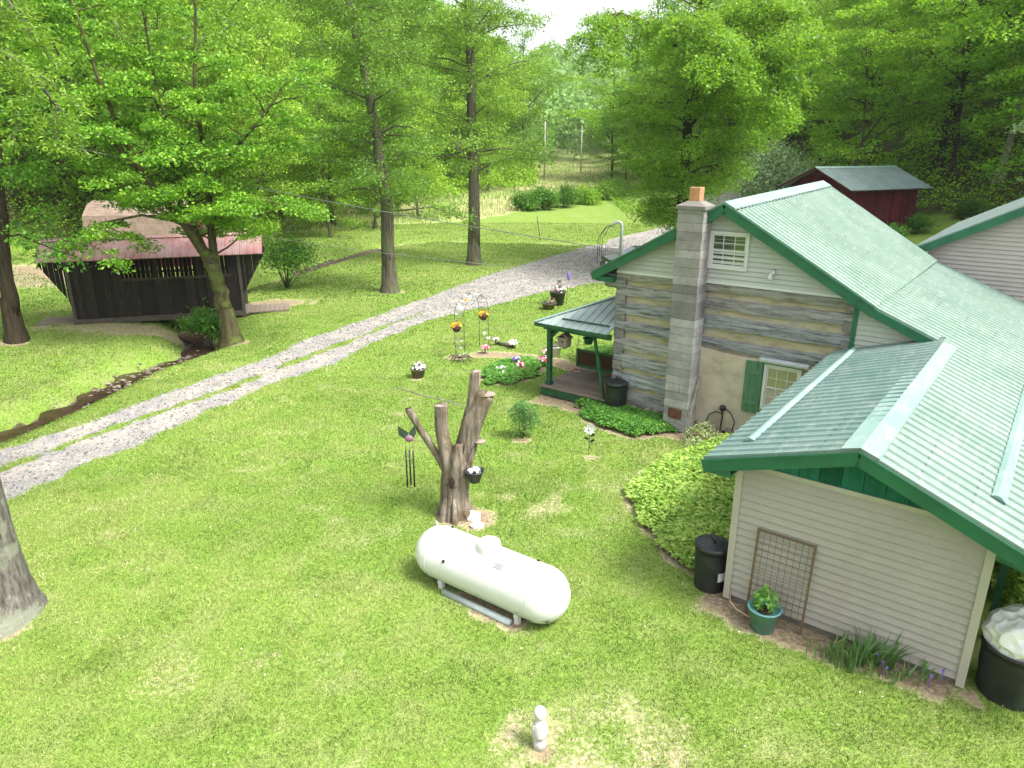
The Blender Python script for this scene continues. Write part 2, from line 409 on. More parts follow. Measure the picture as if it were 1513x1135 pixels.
# creek water ribbon
def ribbon(pts, w, z0, name, mat):
    mb = MB(); P = []
    for i in range(len(pts) - 1):
        for k in range(6):
            s = k / 6; P.append((pts[i][0] * (1 - s) + pts[i + 1][0] * s, pts[i][1] * (1 - s) + pts[i + 1][1] * s))
    P.append(pts[-1]); Lf = []; Rt = []
    for i, p in enumerate(P):
        a = P[max(0, i - 1)]; b_ = P[min(len(P) - 1, i + 1)]; dx, dy = b_[0] - a[0], b_[1] - a[1]; l = math.hypot(dx, dy)
        ww = w * (.8 + .5 * math.sin(i * .9))
        Lf.append((p[0] - dy / l * ww, p[1] + dx / l * ww, z0)); Rt.append((p[0] + dy / l * ww, p[1] - dx / l * ww, z0))
    n = len(P); mb.add(Lf + Rt, [(i, i + n, i + n + 1, i + 1) for i in range(n - 1)], smooth=True)
    return tag(mb.build(name, mat), kind='structure')
mwat, t, b = nt('creek_water'); L(t, ramp(t, noise(t, 3, 3), [(.3, (.022, .013, .009)), (.7, (.055, .032, .022))]), b.inputs['Base Color'])
b.inputs['Roughness'].default_value = .12; bump(t, b, noise(t, 9, 3), .25, .03)
ribbon(CREEK[:12], .5, -.58, 'creek_water', mwat)

# ------------------------------------------------------------------ camera maths (used only to leave out grass nobody could see)
CAMZ = 7.0; PITCH = R(18.3)
def in_view(x, y, z, mg_=.18):
    dz = z - CAMZ; Fw = y * math.cos(PITCH) - dz * math.sin(PITCH); Up = y * math.sin(PITCH) + dz * math.cos(PITCH)
    Fw = np.maximum(Fw, .1); return (np.abs(x / Fw) < .7205 + mg_) & (np.abs(Up / Fw) < .5405 + mg_) & (Fw > .5)

# ------------------------------------------------------------------ grass
rng = np.random.default_rng(5)
def blades(name, x, y, hgt, wid, tint, mat, lean=.7, seg=1):
    z = H(x, y); n = len(x)
    a = rng.uniform(0, 2 * np.pi, n); la = rng.uniform(0, 2 * np.pi, n); ll = rng.uniform(0, lean, n) * hgt
    hx, hy = np.cos(a) * wid / 2, np.sin(a) * wid / 2
    tx, ty = x + np.cos(la) * ll, y + np.sin(la) * ll
    V = np.stack([np.stack([x - hx, y - hy, z - .01], -1), np.stack([x + hx, y + hy, z - .01], -1), np.stack([tx, ty, z + hgt], -1)], 1).reshape(-1, 3)
    F = np.arange(3 * n).reshape(n, 3)
    return np_mesh(name, V, F, mat, tint=np.repeat(tint, 3, axis=0))
mgr, t, b = nt('grass_blades')
at = attr(t, 'Tint').outputs[0]; g = N(t, 'ShaderNodeNewGeometry').outputs['Random Per Island']
c = mixc(t, 1., at, ramp(t, g, [(0., (.45, .45, .45)), (.7, (1.15, 1.12, 1.1)), (1., (2.3, 2.0, 3.0))]), 'MULTIPLY')
L(t, c, b.inputs['Base Color']); b.inputs['Roughness'].default_value = .6; b.inputs['Specular IOR Level'].default_value = .25
tr = N(t, 'ShaderNodeBsdfTranslucent'); L(t, c, tr.inputs[0]); mx = N(t, 'ShaderNodeMixShader'); mx.inputs[0].default_value = .35
L(t, b.outputs[0], mx.inputs[1]); L(t, tr.outputs[0], mx.inputs[2]); L(t, mx.outputs[0], t.nodes['Material Output'].inputs[0])
M['grass'] = mgr
def grass_tint(x, y, k=1.):
    a = fbm(x, y, 2.6, 71)[:, None]; b_ = fbm(x, y, .7, 77)[:, None]; f = fbm(x, y, 9., 79)[:, None]
    g1 = np.array([.165, .265, .042]); g2 = np.array([.31, .37, .105]); g3 = np.array([.125, .225, .033])
    c = g1 + (g2 - g1) * sst(.40, .62, a * .6 + b_ * .4); c = c + (g3 - c) * sst(.48, .66, f * .5 + b_ * .5)
    w_ = sst(.15, .8, masks(x, y)[1])[:, None] * .6; c = c + (np.array([.40, .37, .19]) - c) * w_
    creek_shade = sst(-10.5, -13.5, x)[:, None] * sst(40, 30, y)[:, None]; c = c * (1 - .25 * creek_shade)  # tree shade around the creek, darkened straight into the grass colour
    return np.concatenate([c * k, np.ones((len(x), 1))], 1)
GXs = []; GYs = []; GH = []; GW = []
for (y0, y1, dens, hh, ww) in ((3.5, 9, 2700, .045, .012), (9, 15, 2000, .045, .014), (15, 22, 1000, .05, .020), (22, 34, 430, .05, .032), (34, 70, 110, .06, .07)):
    x0 = -.98 * y1 - 3; x1 = .98 * y1 + 2
    x0 = max(x0, -34); x1 = min(x1, 26)
    n = int((x1 - x0) * (y1 - y0) * dens); x = rng.uniform(x0, x1, n); y = rng.uniform(y0, y1, n)
    z0 = np.zeros(n); k = in_view(x, y, z0)
    x = x[k]; y = y[k]; r, d, l, m = masks(x, y); X, Y = hl(x, y)
    rr_ = rng.uniform(0, 1, len(x)); p = np.maximum(1 - sst(.2, .75, r), .05 * sst(.35, .6, fbm(x, y, .7, 88))) * (1 - sst(.25, .85, d) * .93) * (1 - sst(.3, .8, m))
    p *= ~((X > 0) & (X < 6) & (Y > 0) & (Y < 6.7)); p *= ~((X > -6.05) & (X < 6) & (Y > 6.75) & (Y < 24))
    p *= np.where(x > 0, x < 14 + 0 * x, 1)
    for bed in (BED_BIG, BED_PORCH, BED_RND): p = p * ~in_poly(x, y, bed)
    k = rng.uniform(0, 1, len(x)) < p
    x = x[k]; y = y[k]; GXs.append(x); GYs.append(y)
    cl = sst(.55, .8, fbm(x, y, .8, 91))
    GH.append(rng.uniform(.5, 1.3, len(x)) * hh * (.8 + .35 * cl)); GW.append(rng.uniform(.7, 1.3, len(x)) * ww)
gx_, gy_ = np.concatenate(GXs), np.concatenate(GYs)
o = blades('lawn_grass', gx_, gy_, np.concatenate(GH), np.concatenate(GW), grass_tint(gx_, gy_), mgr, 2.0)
tag(o, 'short mown lawn grass with clover and thin worn patches', 'grass', kind='stuff')
# loose stones on the drive
n = 120000; x = rng.uniform(-14, 12, n); y = rng.uniform(11, 60, n); r, d, l, m = masks(x, y); k = (rng.uniform(0, 1, n) < sst(.2, .6, r)) & (rng.uniform(0, 1, n) < 26 / y) & in_view(x, y, 0 * x); x, y = x[k], y[k]; n = len(x)
s_ = rng.uniform(.018, .045, n) * (1 + y / 60); a = rng.uniform(0, 6.28, n); z = H(x, y)
vs_ = [np.stack([x + np.cos(a + q) * s_ * f, y + np.sin(a + q) * s_ * f, z + 0 * x], -1) for q, f in ((0, 1), (1.9, .8), (3.6, 1.1), (5., .7))] + [np.stack([x, y, z + s_ * .55], -1)]
Vs = np.stack(vs_, 1).reshape(-1, 3); b0 = np.arange(n)[:, None] * 5; Fs = np.concatenate([b0 + np.array([[i, (i + 1) % 4, 4]]) for i in range(4)])
gcol = rng.uniform(.07, .33, n)[:, None] * np.array([[1, .955, .91]]); mst, t, b = nt('loose_gravel_stone'); L(t, attr(t, 'Tint').outputs[0], b.inputs['Base Color']); b.inputs['Roughness'].default_value = .9
o = np_mesh('loose_gravel', Vs, Fs, mst, tint=np.repeat(np.concatenate([gcol, np.ones((n, 1))], 1), 5, axis=0)); tag(o, 'loose grey limestone gravel scattered on the driveway', 'gravel', kind='stuff')
# meadow
n = 380000; x = rng.uniform(-45, 60, n); y = 62 + rng.uniform(0, 1, n) ** 1.6 * 170
r, d, l, m = masks(x, y); k = (rng.uniform(0, 1, n) < m - .35) & in_view(x, y, H(x, y), .1); x = x[k]; y = y[k]
s = np.sqrt(y / 75.); f = fbm(x, y, 9, 51)[:, None]; f2 = fbm(x, y, 2.5, 57)[:, None]
tm = np.array([.26, .38, .09]) + (np.array([.54, .53, .28]) - np.array([.26, .38, .09])) * sst(.35, .6, f * .6 + f2 * .4)
o = blades('meadow_grass', x, y, rng.uniform(.18, .55, len(x)), rng.uniform(.04, .09, len(x)) * s, np.concatenate([tm, np.ones((len(x), 1))], 1), mgr, .5)
tag(o, 'tall pale seeding meadow grass beyond the mown lawn', 'meadow grass', kind='stuff')

# ================================================================== HOUSE
def wood_mat(name, stops, sc=3., stretch=(1, 6, 14), bs=.5, streak=None):
    m, t, b = nt(name); f = noise(t, sc, 9, .72, stretch=stretch)
    c = ramp(t, f, stops)
    if streak:
        f2 = noise(t, sc * .6, 6, .75, stretch=streak[1]); c = mixc(t, math_(t, 'MULTIPLY', sst_ramp(t, f2, .52, .66), .8), c, streak[0])
    c = mixc(t, 1., c, attr(t, 'Tint').outputs[0], 'MULTIPLY')
    L(t, c, b.inputs['Base Color']); b.inputs['Roughness'].default_value = .9; b.inputs['Specular IOR Level'].default_value = .2
    bump(t, b, f, bs, .02); return m
M['log'] = wood_mat('hewn_log_wood', [(.30, (.075, .072, .07)), (.42, (.21, .208, .205)), (.55, (.32, .33, .34)), (.78, (.44, .42, .38))], 2.6, (.55, 3, 5.5), .8, ((.045, .042, .04), (.8, 3, 9)))
m, t, b = nt('clay_chinking'); f = noise(t, 3.2, 7, .7, stretch=(.6, 1, 2)); c = ramp(t, f, [(.3, (.22, .195, .14)), (.5, (.39, .335, .225)), (.7, (.47, .42, .31))])
c = mixc(t, math_(t, 'MULTIPLY', sst_ramp(t, noise(t, 1.3, 6, .7), .5, .62), .5), c, (.34, .34, .32))
L(t, mixc(t, 1., c, attr(t, 'Tint').outputs[0], 'MULTIPLY'), b.inputs['Base Color']); b.inputs['Roughness'].default_value = .95; bump(t, b, f, .5, .02); M['chink'] = m
m, t, b = nt('old_lime_plaster'); f = noise(t, 1.6, 7, .65); c = ramp(t, f, [(.32, (.30, .255, .19)), (.5, (.45, .395, .31)), (.7, (.53, .48, .39))])
c = mixc(t, math_(t, 'MULTIPLY', sst_ramp(t, noise(t, .9, 6, .7, stretch=(1, 1, .6)), .5, .66), .55), c, (.40, .36, .30))
L(t, c, b.inputs['Base Color']); b.inputs['Roughness'].default_value = .95; bump(t, b, noise(t, 22, 4), .35, .01); M['plaster'] = m
def siding_mat(name, c1, c2, stain):
    m, t, b = nt(name); f = noise(t, 1.3, 6, .6); c = ramp(t, f, [(.3, c1), (.7, c2)])
    c = mixc(t, math_(t, 'MULTIPLY', sst_ramp(t, noise(t, 1.0, 5, .65, stretch=(1, 1, .35)), .48, .7), .35), c, stain)
    L(t, c, b.inputs['Base Color']); b.inputs['Roughness'].default_value = .5; bump(t, b, noise(t, 30, 3, stretch=(.3, 1, 2)), .08, .005); return m
M['sid_tan'] = siding_mat('tan_vinyl_siding', (.325, .295, .27), (.365, .33, .305), (.29, .25, .22))
M['sid_mauve'] = siding_mat('pinkish_vinyl_siding', (.37, .325, .31), (.41, .36, .345), (.33, .29, .27))
M['sid_grey'] = siding_mat('pale_vinyl_siding', (.40, .42, .385), (.46, .475, .445), (.34, .37, .27))
M['trim_tan'] = mat_plain('tan_trim', (.42, .39, .35), .5, col2=(.37, .34, .30), scale=3, stretch=(1, 1, .3))
def roof_mat(name, base, pale, k=.45, rough=.6):
    m, t, b = nt(name)
    f = noise(t, .7, 6, .62); c = ramp(t, f, [(.32, base), (.68, pale)])
    c = mixc(t, math_(t, 'MULTIPLY', sst_ramp(t, noise(t, 3., 5, .7, stretch=(3, .6, 1)), .48, .72), k), c, tuple(.5 * a + .5 * b_ for a, b_ in zip(pale, (.5, .5, .45))))
    c = mixc(t, math_(t, 'MULTIPLY', sst_ramp(t, noise(t, 34., 3, .6), .72, .76), .35), c, (.28, .25, .18))
    L(t, c, b.inputs['Base Color']); b.inputs['Metallic'].default_value = 0.; b.inputs['Roughness'].default_value = rough
    b.inputs['Specular IOR Level'].default_value = .3; bump(t, b, noise(t, 1.2, 3), .12, .03)
    sx = N(t, 'ShaderNodeSeparateXYZ'); L(t, N(t, 'ShaderNodeTexCoord').outputs['Object'], sx.inputs[0])
    def cell(o, p): return math_(t, 'LESS_THAN', math_(t, 'ABSOLUTE', math_(t, 'SUBTRACT', math_(t, 'FRACT', math_(t, 'DIVIDE', math_(t, 'ADD', o, 50.), p)), .5)), .016 / p)
    scw = math_(t, 'MULTIPLY', cell(sx.outputs[0], .62), cell(sx.outputs[1], .26))
    c = mixc(t, math_(t, 'MULTIPLY', scw, .4), c, (.06, .07, .06))
    st_ = math_(t, 'MULTIPLY', sst_ramp(t, noise(t, 1.5, 5, .7, stretch=(.35, 5, 1)), .52, .75), .35); c = mixc(t, st_, c, tuple(.55 * v for v in base))
    L(t, c, b.inputs['Base Color']); return m
M['roof'] = roof_mat('faded_green_roof_metal', (.16, .245, .20), (.225, .305, .26))
M['roof_teal'] = roof_mat('teal_green_roof_metal', (.10, .185, .165), (.18, .25, .23))
M['roof_old'] = roof_mat('old_green_roof_metal', (.22, .29, .27), (.30, .36, .345))
M['roof_shed'] = roof_mat('shed_green_roof_metal', (.14, .20, .19), (.21, .275, .265))
M['cap'] = roof_mat('ridge_cap_metal', (.17, .28, .25), (.24, .35, .315), .5)
M['green'] = mat_plain('green_fascia_paint', (.012, .125, .062), .45, var=.2, scale=2.5, col2=(.008, .085, .045))
M['green_board'] = wood_mat('green_board_paint', [(.3, (.01, .075, .05)), (.5, (.015, .12, .08)), (.66, (.03, .15, .10)), (.78, (.10, .13, .09))], 2.2, (2, 1, .5), .2)
M['green_post'] = mat_plain('green_post_paint', (.018, .105, .045), .6, var=.25, scale=5)
M['green_pale'] = mat_plain('worn_green_shutter_paint', (.085, .20, .115), .75, var=.2, scale=7, bs=.2, stretch=(2, 2, .5), col2=(.05, .135, .075))
M['white'] = mat_plain('white_vinyl', (.60, .61, .60), .4, var=.04)
M['dark'] = mat_plain('dark_gap', (.015, .015, .015), .9)
m, t, b = nt('window_pane'); L(t, ramp(t, noise(t, 1.2, 3), [(.35, (.012, .03, .012)), (.7, (.06, .085, .045))]), b.inputs['Base Color'])
b.inputs['Roughness'].default_value = .04; b.inputs['Specular IOR Level'].default_value = 1.; M['glass'] = m
m, t, b = nt('pane_with_blind'); b.inputs['Base Color'].default_value = (.30, .30, .17, 1); b.inputs['Roughness'].default_value = .08; b.inputs['Specular IOR Level'].default_value = .8; M['blind'] = m
M['stone'] = mat_plain('fieldstone', (.34, .29, .23), .9, var=.3, scale=3, bs=.6, tint=True, col2=(.17, .14, .11))
m, t, b = nt('concrete_block'); f = noise(t, 2.2, 7, .7); c = ramp(t, f, [(.3, (.20, .195, .19)), (.5, (.29, .28, .275)), (.72, (.38, .37, .365))])
c = mixc(t, 1., c, attr(t, 'Tint').outputs[0], 'MULTIPLY'); c = mixc(t, math_(t, 'MULTIPLY', sst_ramp(t, noise(t, 3, 6, .7, stretch=(1, 1, .4)), .55, .7), .6), c, (.2, .18, .16))
L(t, c, b.inputs['Base Color']); b.inputs['Roughness'].default_value = .95; bump(t, b, noise(t, 40, 3), .4, .01); M['block'] = m
M['mortar'] = mat_plain('mortar', (.20, .185, .165), .95)
M['clay'] = mat_plain('clay_flue', (.50, .25, .13), .8, var=.12)
M['rust'] = mat_plain('rusty_iron', (.15, .055, .035), .8, var=.3)
M['deck'] = wood_mat('weathered_deck_wood', [(.3, (.12, .095, .075)), (.6, (.25, .205, .17)), (.8, (.34, .30, .26))], 5, (1, 8, 1), .3)
M['galv'] = mat_plain('grey_galvanised_pipe', (.36, .38, .38), .45, metal=.3, var=.1)
M['black'] = mat_plain('black_rubber', (.015, .015, .016), .55, var=.1)

house = empty('log_house', HO, HA)
tag(house, 'log and vinyl sided house with green metal roofs and concrete block chimney', 'house')

def interval(poly, z):
    xs = []
    n = len(poly)
    for i in range(n):
        (xa, za), (xb, zb) = poly[i], poly[(i + 1) % n]
        if (za <= z <= zb) or (zb <= z <= za):
            if abs(za - zb) < 1e-9: xs += [xa, xb]
            else: xs.append(xa + (xb - xa) * (z - za) / (zb - za))
    return (min(xs), max(xs)) if xs else None
def siding(name, poly, Y, mat, h=.127, double=True, parent=None, thick=.10):
    """lapped boards over a polygon in (x,z); the wall faces -Y"""
    mb = MB(); zs = sorted(set(round(p[1], 4) for p in poly)); z = zs[0]; top = zs[-1]
    mb.prism(poly, Y + .004, Y + thick)
    while z < top - .005:
        z1 = min(z + h, top); cuts = [z] + [q for q in zs if z + 1e-3 < q < z1 - 1e-3] + [z1]
        for a, b_ in zip(cuts[:-1], cuts[1:]):
            prof = [(a, 0)]
            if a < z + h * .88 < b_: prof += [(z + h * .8799, 1), (z + h * .8801, 2)]
            prof.append((b_, 3))
            def dep(zz, upper=False):
                f = (zz - z) / h
                return -.042 + .034 * f if f < .88 else -.002
            pts = []
            for zz, kx in prof: pts.append((zz, dep(zz)))
            for (za, da), (zb, db) in zip(pts[:-1], pts[1:]):
                ia, ib = interval(poly, za + 1e-5), interval(poly, zb - 1e-5)
                if not ia or not ib: continue
                mb.quad((ia[0], Y + da, za), (ia[1], Y + da, za), (ib[1], Y + db, zb), (ib[0], Y + db, zb))
        ia = interval(poly, z + 1e-5)
        if ia: mb.quad((ia[0], Y + .003, z), (ia[1], Y + .003, z), (ia[1], Y - .042, z), (ia[0], Y - .042, z))
        z = z1
    return mb.build(name, mat, parent)
def metal_roof(name, A, B, C, D, mat, sp=.25, parent=None, rib=.032, rw=.030, minor=True, th=.035):
    """ribbed sheet; A,B along the eave, D,C along the ridge (A-D and B-C are the rakes); ribs run A->D"""
    A, B, C, D = map(Vector, (A, B, C, D)); nrm = (B - A).cross(D - A).normalized()
    if nrm.z < 0: nrm = -nrm
    Ln = (B - A).length; ns = max(1, round(Ln / sp)); prof = []
    for i in range(ns + 1):
        s = i * Ln / ns
        prof += [(s - rw, 0), (s - rw * .45, rib), (s + rw * .45, rib), (s + rw, 0)]
        if minor and i < ns:
            for q in (1 / 3, 2 / 3): c_ = s + q * Ln / ns; prof += [(c_ - rw * .5, 0), (c_, rib * .28), (c_ + rw * .5, 0)]
    prof = [(min(max(s, 0), Ln), h) for s, h in prof]
    mb = MB(); n = len(prof); vs = []
    for k, t_ in enumerate((0, .25, .5, .75, 1)):
        for s, h in prof:
            u = s / Ln; p = (A * (1 - u) + B * u) * (1 - t_) + (D * (1 - u) + C * u) * t_
            vs.append(p + nrm * (h + .004 * math.sin(s * 2.1 + t_ * 5)))
    fs = [(r * n + i, r * n + i + 1, (r + 1) * n + i + 1, (r + 1) * n + i) for r in range(4) for i in range(n - 1)]
    mb.add(vs, fs)
    lo = [p - nrm * th for p in (A, B, C, D)]; mb.add(lo, [(3, 2, 1, 0)])
    mb.quad(A - nrm * th, B - nrm * th, B, A); mb.quad(B - nrm * th, C - nrm * th, C, B)
    mb.quad(C - nrm * th, D - nrm * th, D, C); mb.quad(D - nrm * th, A - nrm * th, A, D)
    return mb.build(name, mat, parent)

# ---- log cabin walls
XL, XR, YW, YB = -6.08, -.08, 6.73, 13.8
cm = MB(); cm.box((XL + .02, YW + .05, .05), (XR - .02, YB, 3.92)); cm.build('chinking', M['chink'], house)
lm = MB(); lr_ = random.Random(3)
def log(x0, x1, z0, z1, y, tint, side=-1):
    """hewn log face with wavy edges, facing -Y"""
    n = int((x1 - x0) / .16) + 2; vs = []
    ph = lr_.uniform(0, 9)
    for i in range(n + 1):
        x = x0 + (x1 - x0) * i / n
        a = .014 * math.sin(i * .35 + ph) + lr_.uniform(-.018, .018); b_ = .014 * math.sin(i * .27 + ph * 2) + lr_.uniform(-.018, .018)
        d = lr_.uniform(-.012, .012)
        vs += [(x, y + .12, z0 + a), (x, y - .02 + d, z0 + a + .025), (x, y - .035 + d, (z0 + z1) / 2 + lr_.uniform(-.03, .03)), (x, y - .02 + d, z1 + b_ - .02), (x, y + .12, z1 + b_)]
    fs = [(i * 5 + k, (i + 1) * 5 + k, (i + 1) * 5 + k + 1, i * 5 + k + 1) for i in range(n) for k in range(4)]
    fs += [(0, 1, 2, 3, 4), tuple(n * 5 + k for k in (4, 3, 2, 1, 0))]
    lm.add([(a, b_, c_) for a, b_, c_ in vs], fs, tint)
zl = [(3.66, 3.93), (3.24, 3.54), (2.74, 3.08), (2.24, 2.56), (1.75, 2.08), (1.22, 1.62), (.72, 1.12), (.22, .62)]
for i, (a, b_) in enumerate(zl):
    tt = lr_.uniform(.78, 1.15); cool = lr_.uniform(-.05, .06)
    ti = (tt * (1 - cool), tt, tt * (1 + cool)) if i else (.95, .9, .78)
    log(XL, -4.1 if i else -4.1, a, b_, YW, ti)
    if i <= 3: log(-3.6, XR, a - .03, b_ - (.06 if i == 3 else .02), YW, (ti[0] * .92, ti[1] * .92, ti[2] * .92))
for z in np.arange(.25, 3.7, .46):
    lm.box((XL - .03, YW - .05, z), (XL + .27, YW + .12, z + .30), (.75, .72, .7)); lm.box((XR - .22, YW - .045, z + .1), (XR + .03, YW + .12, z + .36), (.7, .66, .62))
    for k in range(12): pass
lm.build('log_wall', M['log'], house); lm = MB()
# left side logs (seen by a camera a step to the left)
for (a, b_) in zl:
    tt = lr_.uniform(.75, 1.1); lm.box((XL - .035, YW + .0, a + .05), (XL + .1, YB, b_ + .03), (tt, tt, tt))
lm.build('log_wall', M['log'], house)
pm = MB(); n = 26; vs = []
pz = lambda x: 2.16 + .03 * math.sin(x * 3) - .02 * (x + 3)
xs = np.linspace(-3.6, XR - .02, n)
for x in xs: vs += [(x, YW - .055, .12), (x, YW - .055, pz(x)), (x, YW + .06, pz(x) + .02), (x, YW + .06, .1)]
pm.add(vs, [(i * 4 + k, (i + 1) * 4 + k, (i + 1) * 4 + k + 1, i * 4 + k + 1) for i in range(n - 1) for k in range(3)] + [(3, 2, 1, 0)], smooth=False)
pm.build('plaster_wall', M['plaster'], house)
fm = MB()
for x in np.arange(XL, XR, .33):
    for k in range(2):
        fm.ball((x + lr_.uniform(0, .2), YW - .05, .02 + k * .13), .17, 7, (lr_.uniform(.7, 1.2),) * 3, (1, .55, .62), .15)
fm.build('foundation', M['stone'], house)
# log beam end sticking out under the eave
bm_ = MB(); bm_.box((-6.52, YW - .02, 3.42), (-6.08, YW + .30, 3.80), (.9, .86, .8)); bm_.build('plate_beam', M['log'], house, .08)

# gable siding
RX, RZ = -3.17, 5.66
rake = lambda X: RZ - .54 * abs(X - RX)
siding('gable_siding', [(XL - .0, 3.90), (XR, 3.90), (XR, rake(XR)), (RX, RZ), (XL, rake(XL))], YW, M['sid_grey'], .115, parent=house)
tm_ = MB(); tm_.box((XL - .02, YW - .05, 3.86), (XR + .02, YW - .001, 3.92)); tm_.build('siding_trim', M['white'], house)
# right cabin side above the shed roof, and corner board
cb = MB(); cb.beam((XR + .01, YW - .03, 2.2), (XR + .01, YW - .03, 3.78), .10, .05, up=(0, 1, 0)); cb.build('corner_board', M['green'], house)
# mid wing triangle siding
siding('wing_siding', [(XR + .06, 2.3), (1.66, 2.3), (1.66, 3.10), (XR + .06, 3.78)], YW, M['sid_grey'], .115, parent=house)

# cabin roof
def zR(X, off=0.): return RZ + .16 - .558 * (X - RX) if X > RX else RZ + .16 + .558 * (X - RX)
yf, yb = 6.40, 14.25
metal_roof('roof', (.34, yf, 3.80), (.34, yb, 3.86), (RX, yb, 6.02), (RX, yf, 5.80), M['roof'], .235, house)
metal_roof('roof', (-6.68, yb, 3.92), (-6.68, yf, 3.86), (RX, yf, 5.80), (RX, yb, 6.02), M['roof'], .235, house)
cp = MB()
for i in range(12):
    a, b_ = yf - .01 + (yb - yf + .02) * i / 12, yf - .01 + (yb - yf + .02) * (i + 1) / 12
    za, zb = 5.80 + .22 * (i / 12) + .045, 5.80 + .22 * ((i + 1) / 12) + .045
    for s in (-1, 1):
        cp.quad((RX, a, za), (RX, b_, zb), (RX + s * .26, b_, zb - .145), (RX + s * .26, a, za - .145))
        cp.quad((RX + s * .26, a, za - .145), (RX + s * .26, b_, zb - .145), (RX + s * .26, b_, zb - .165), (RX + s * .26, a, za - .165))
cp.quad((RX - .26, yf - .01, 5.70), (RX, yf - .01, 5.845), (RX + .26, yf - .01, 5.70), (RX, yf - .01, 5.80))
cp.build('ridge_cap', M['cap'], house)
# foam closure strip seen as a dark dashed line beside the cap
ds = MB()
ds.beam((RX + .27, yf + .1, 5.80 - .148), (RX + .27, yb - .1, 6.01 - .148), .012, .03)
ds.build('closure_strip', M['dark'], house)
fa_ = MB()
for (x0, z0) in ((.34, 3.66), (-6.70, 3.72)):
    fa_.beam((x0, yf + .0, z0), (RX, yf + .0, 5.655), .05, .20, up=(0, 0, 1))
for (x0, z0) in ((.34, 3.78), (-6.70, 3.84)):
    fa_.beam((x0, yf - .028, z0 + .005), (RX, yf - .028, 5.775), .03, .035)
fa_.build('fascia', M['green'], house)
e_ = MB(); e_.beam((.32, yf + .02, 3.72), (.32, yb, 3.78), .03, .14); e_.beam((-6.66, yf + .02, 3.78), (-6.66, yb, 3.84), .03, .14)
e_.box((-6.6, yf + .03, 3.62), (-6.1, yf + .3, 3.76)); e_.build('eave_board', M['green'], house)
sf = MB(); sf.quad((.3, yf, 3.68), (RX, yf, 5.58), (RX, YW, 5.58), (.3, YW, 3.68)); sf.quad((-6.62, yf, 3.74), (RX, yf, 5.58), (RX, YW, 5.58), (-6.62, YW, 3.74)); sf.build('soffit', M['sid_grey'], house)
# back and side walls of the cabin so it stands as a closed body
bk = MB(); bk.prism([(XL, 3.9), (XR, 3.9), (RX, RZ - .05)], YB - .1, YB); bk.box((XR - .1, YW + .12, 3.3), (XR, YB, 3.9)); bk.build('rear_wall', M['sid_grey'], house)

# ---- chimney
ch = MB(); cr = random.Random(11); z = 0.; i = 0; CX0, CX1, CY0, CY1 = -4.22, -3.56, 6.16, 6.69
while z < 5.62:
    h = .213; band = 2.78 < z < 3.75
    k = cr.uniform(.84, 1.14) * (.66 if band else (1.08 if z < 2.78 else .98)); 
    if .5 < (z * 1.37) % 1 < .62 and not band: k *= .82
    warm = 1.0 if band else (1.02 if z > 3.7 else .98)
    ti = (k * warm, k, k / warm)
    j = cr.uniform(-.006, .006)
    if i % 2 == 0 or cr.random() < .4:
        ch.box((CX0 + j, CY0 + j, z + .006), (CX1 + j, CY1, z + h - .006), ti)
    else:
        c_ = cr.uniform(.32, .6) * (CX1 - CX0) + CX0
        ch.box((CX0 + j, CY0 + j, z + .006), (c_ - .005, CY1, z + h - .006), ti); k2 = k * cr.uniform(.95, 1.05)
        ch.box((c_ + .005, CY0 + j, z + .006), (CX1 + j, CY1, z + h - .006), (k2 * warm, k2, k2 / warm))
    z += h; i += 1
chim = ch.build('chimney', M['block'], house, .006)
mm = MB(); mm.box((CX0 + .008, CY0 + .008, 0), (CX1 - .008, CY1 - .005, 5.70)); mm.build('mortar_core', M['mortar'], chim)
cc = MB(); a0, a1, b0, b1 = CX0 - .04, CX1 + .04, CY0 - .04, CY1 + .04
cc.add([(a0, b0, 5.64), (a1, b0, 5.64), (a1, b1, 5.64), (a0, b1, 5.64), (a0, b0, 5.72), (a1, b0, 5.72), (a1, b1, 5.72), (a0, b1, 5.72), (-4.04, 6.28, 5.83), (-3.74, 6.28, 5.83), (-3.74, 6.58, 5.83), (-4.04, 6.58, 5.83)],
       [(0, 3, 2, 1), (0, 1, 5, 4), (1, 2, 6, 5), (2, 3, 7, 6), (3, 0, 4, 7), (4, 5, 9, 8), (5, 6, 10, 9), (6, 7, 11, 10), (7, 4, 8, 11)])
cc.build('chimney_cap', M['mortar'], chim)
fl = MB(); q0, q1, r0, r1 = -4.02, -3.76, 6.30, 6.56
fl.box((q0, r0, 5.80), (q1, r0 + .03, 6.14)); fl.box((q0, r1 - .03, 5.80), (q1, r1, 6.14)); fl.box((q0, r0 + .03, 5.80), (q0 + .03, r1 - .03, 6.14)); fl.box((q1 - .03, r0 + .03, 5.80), (q1, r1 - .03, 6.14))
fl.build('flue_tile', M['clay'], chim, .008)
so = MB(); so.box((-4.08, 6.125, .36), (-3.72, 6.16, .62)); so.box((-4.02, 6.112, .41), (-3.78, 6.13, .57)); so.build('soot_door', M['rust'], chim)

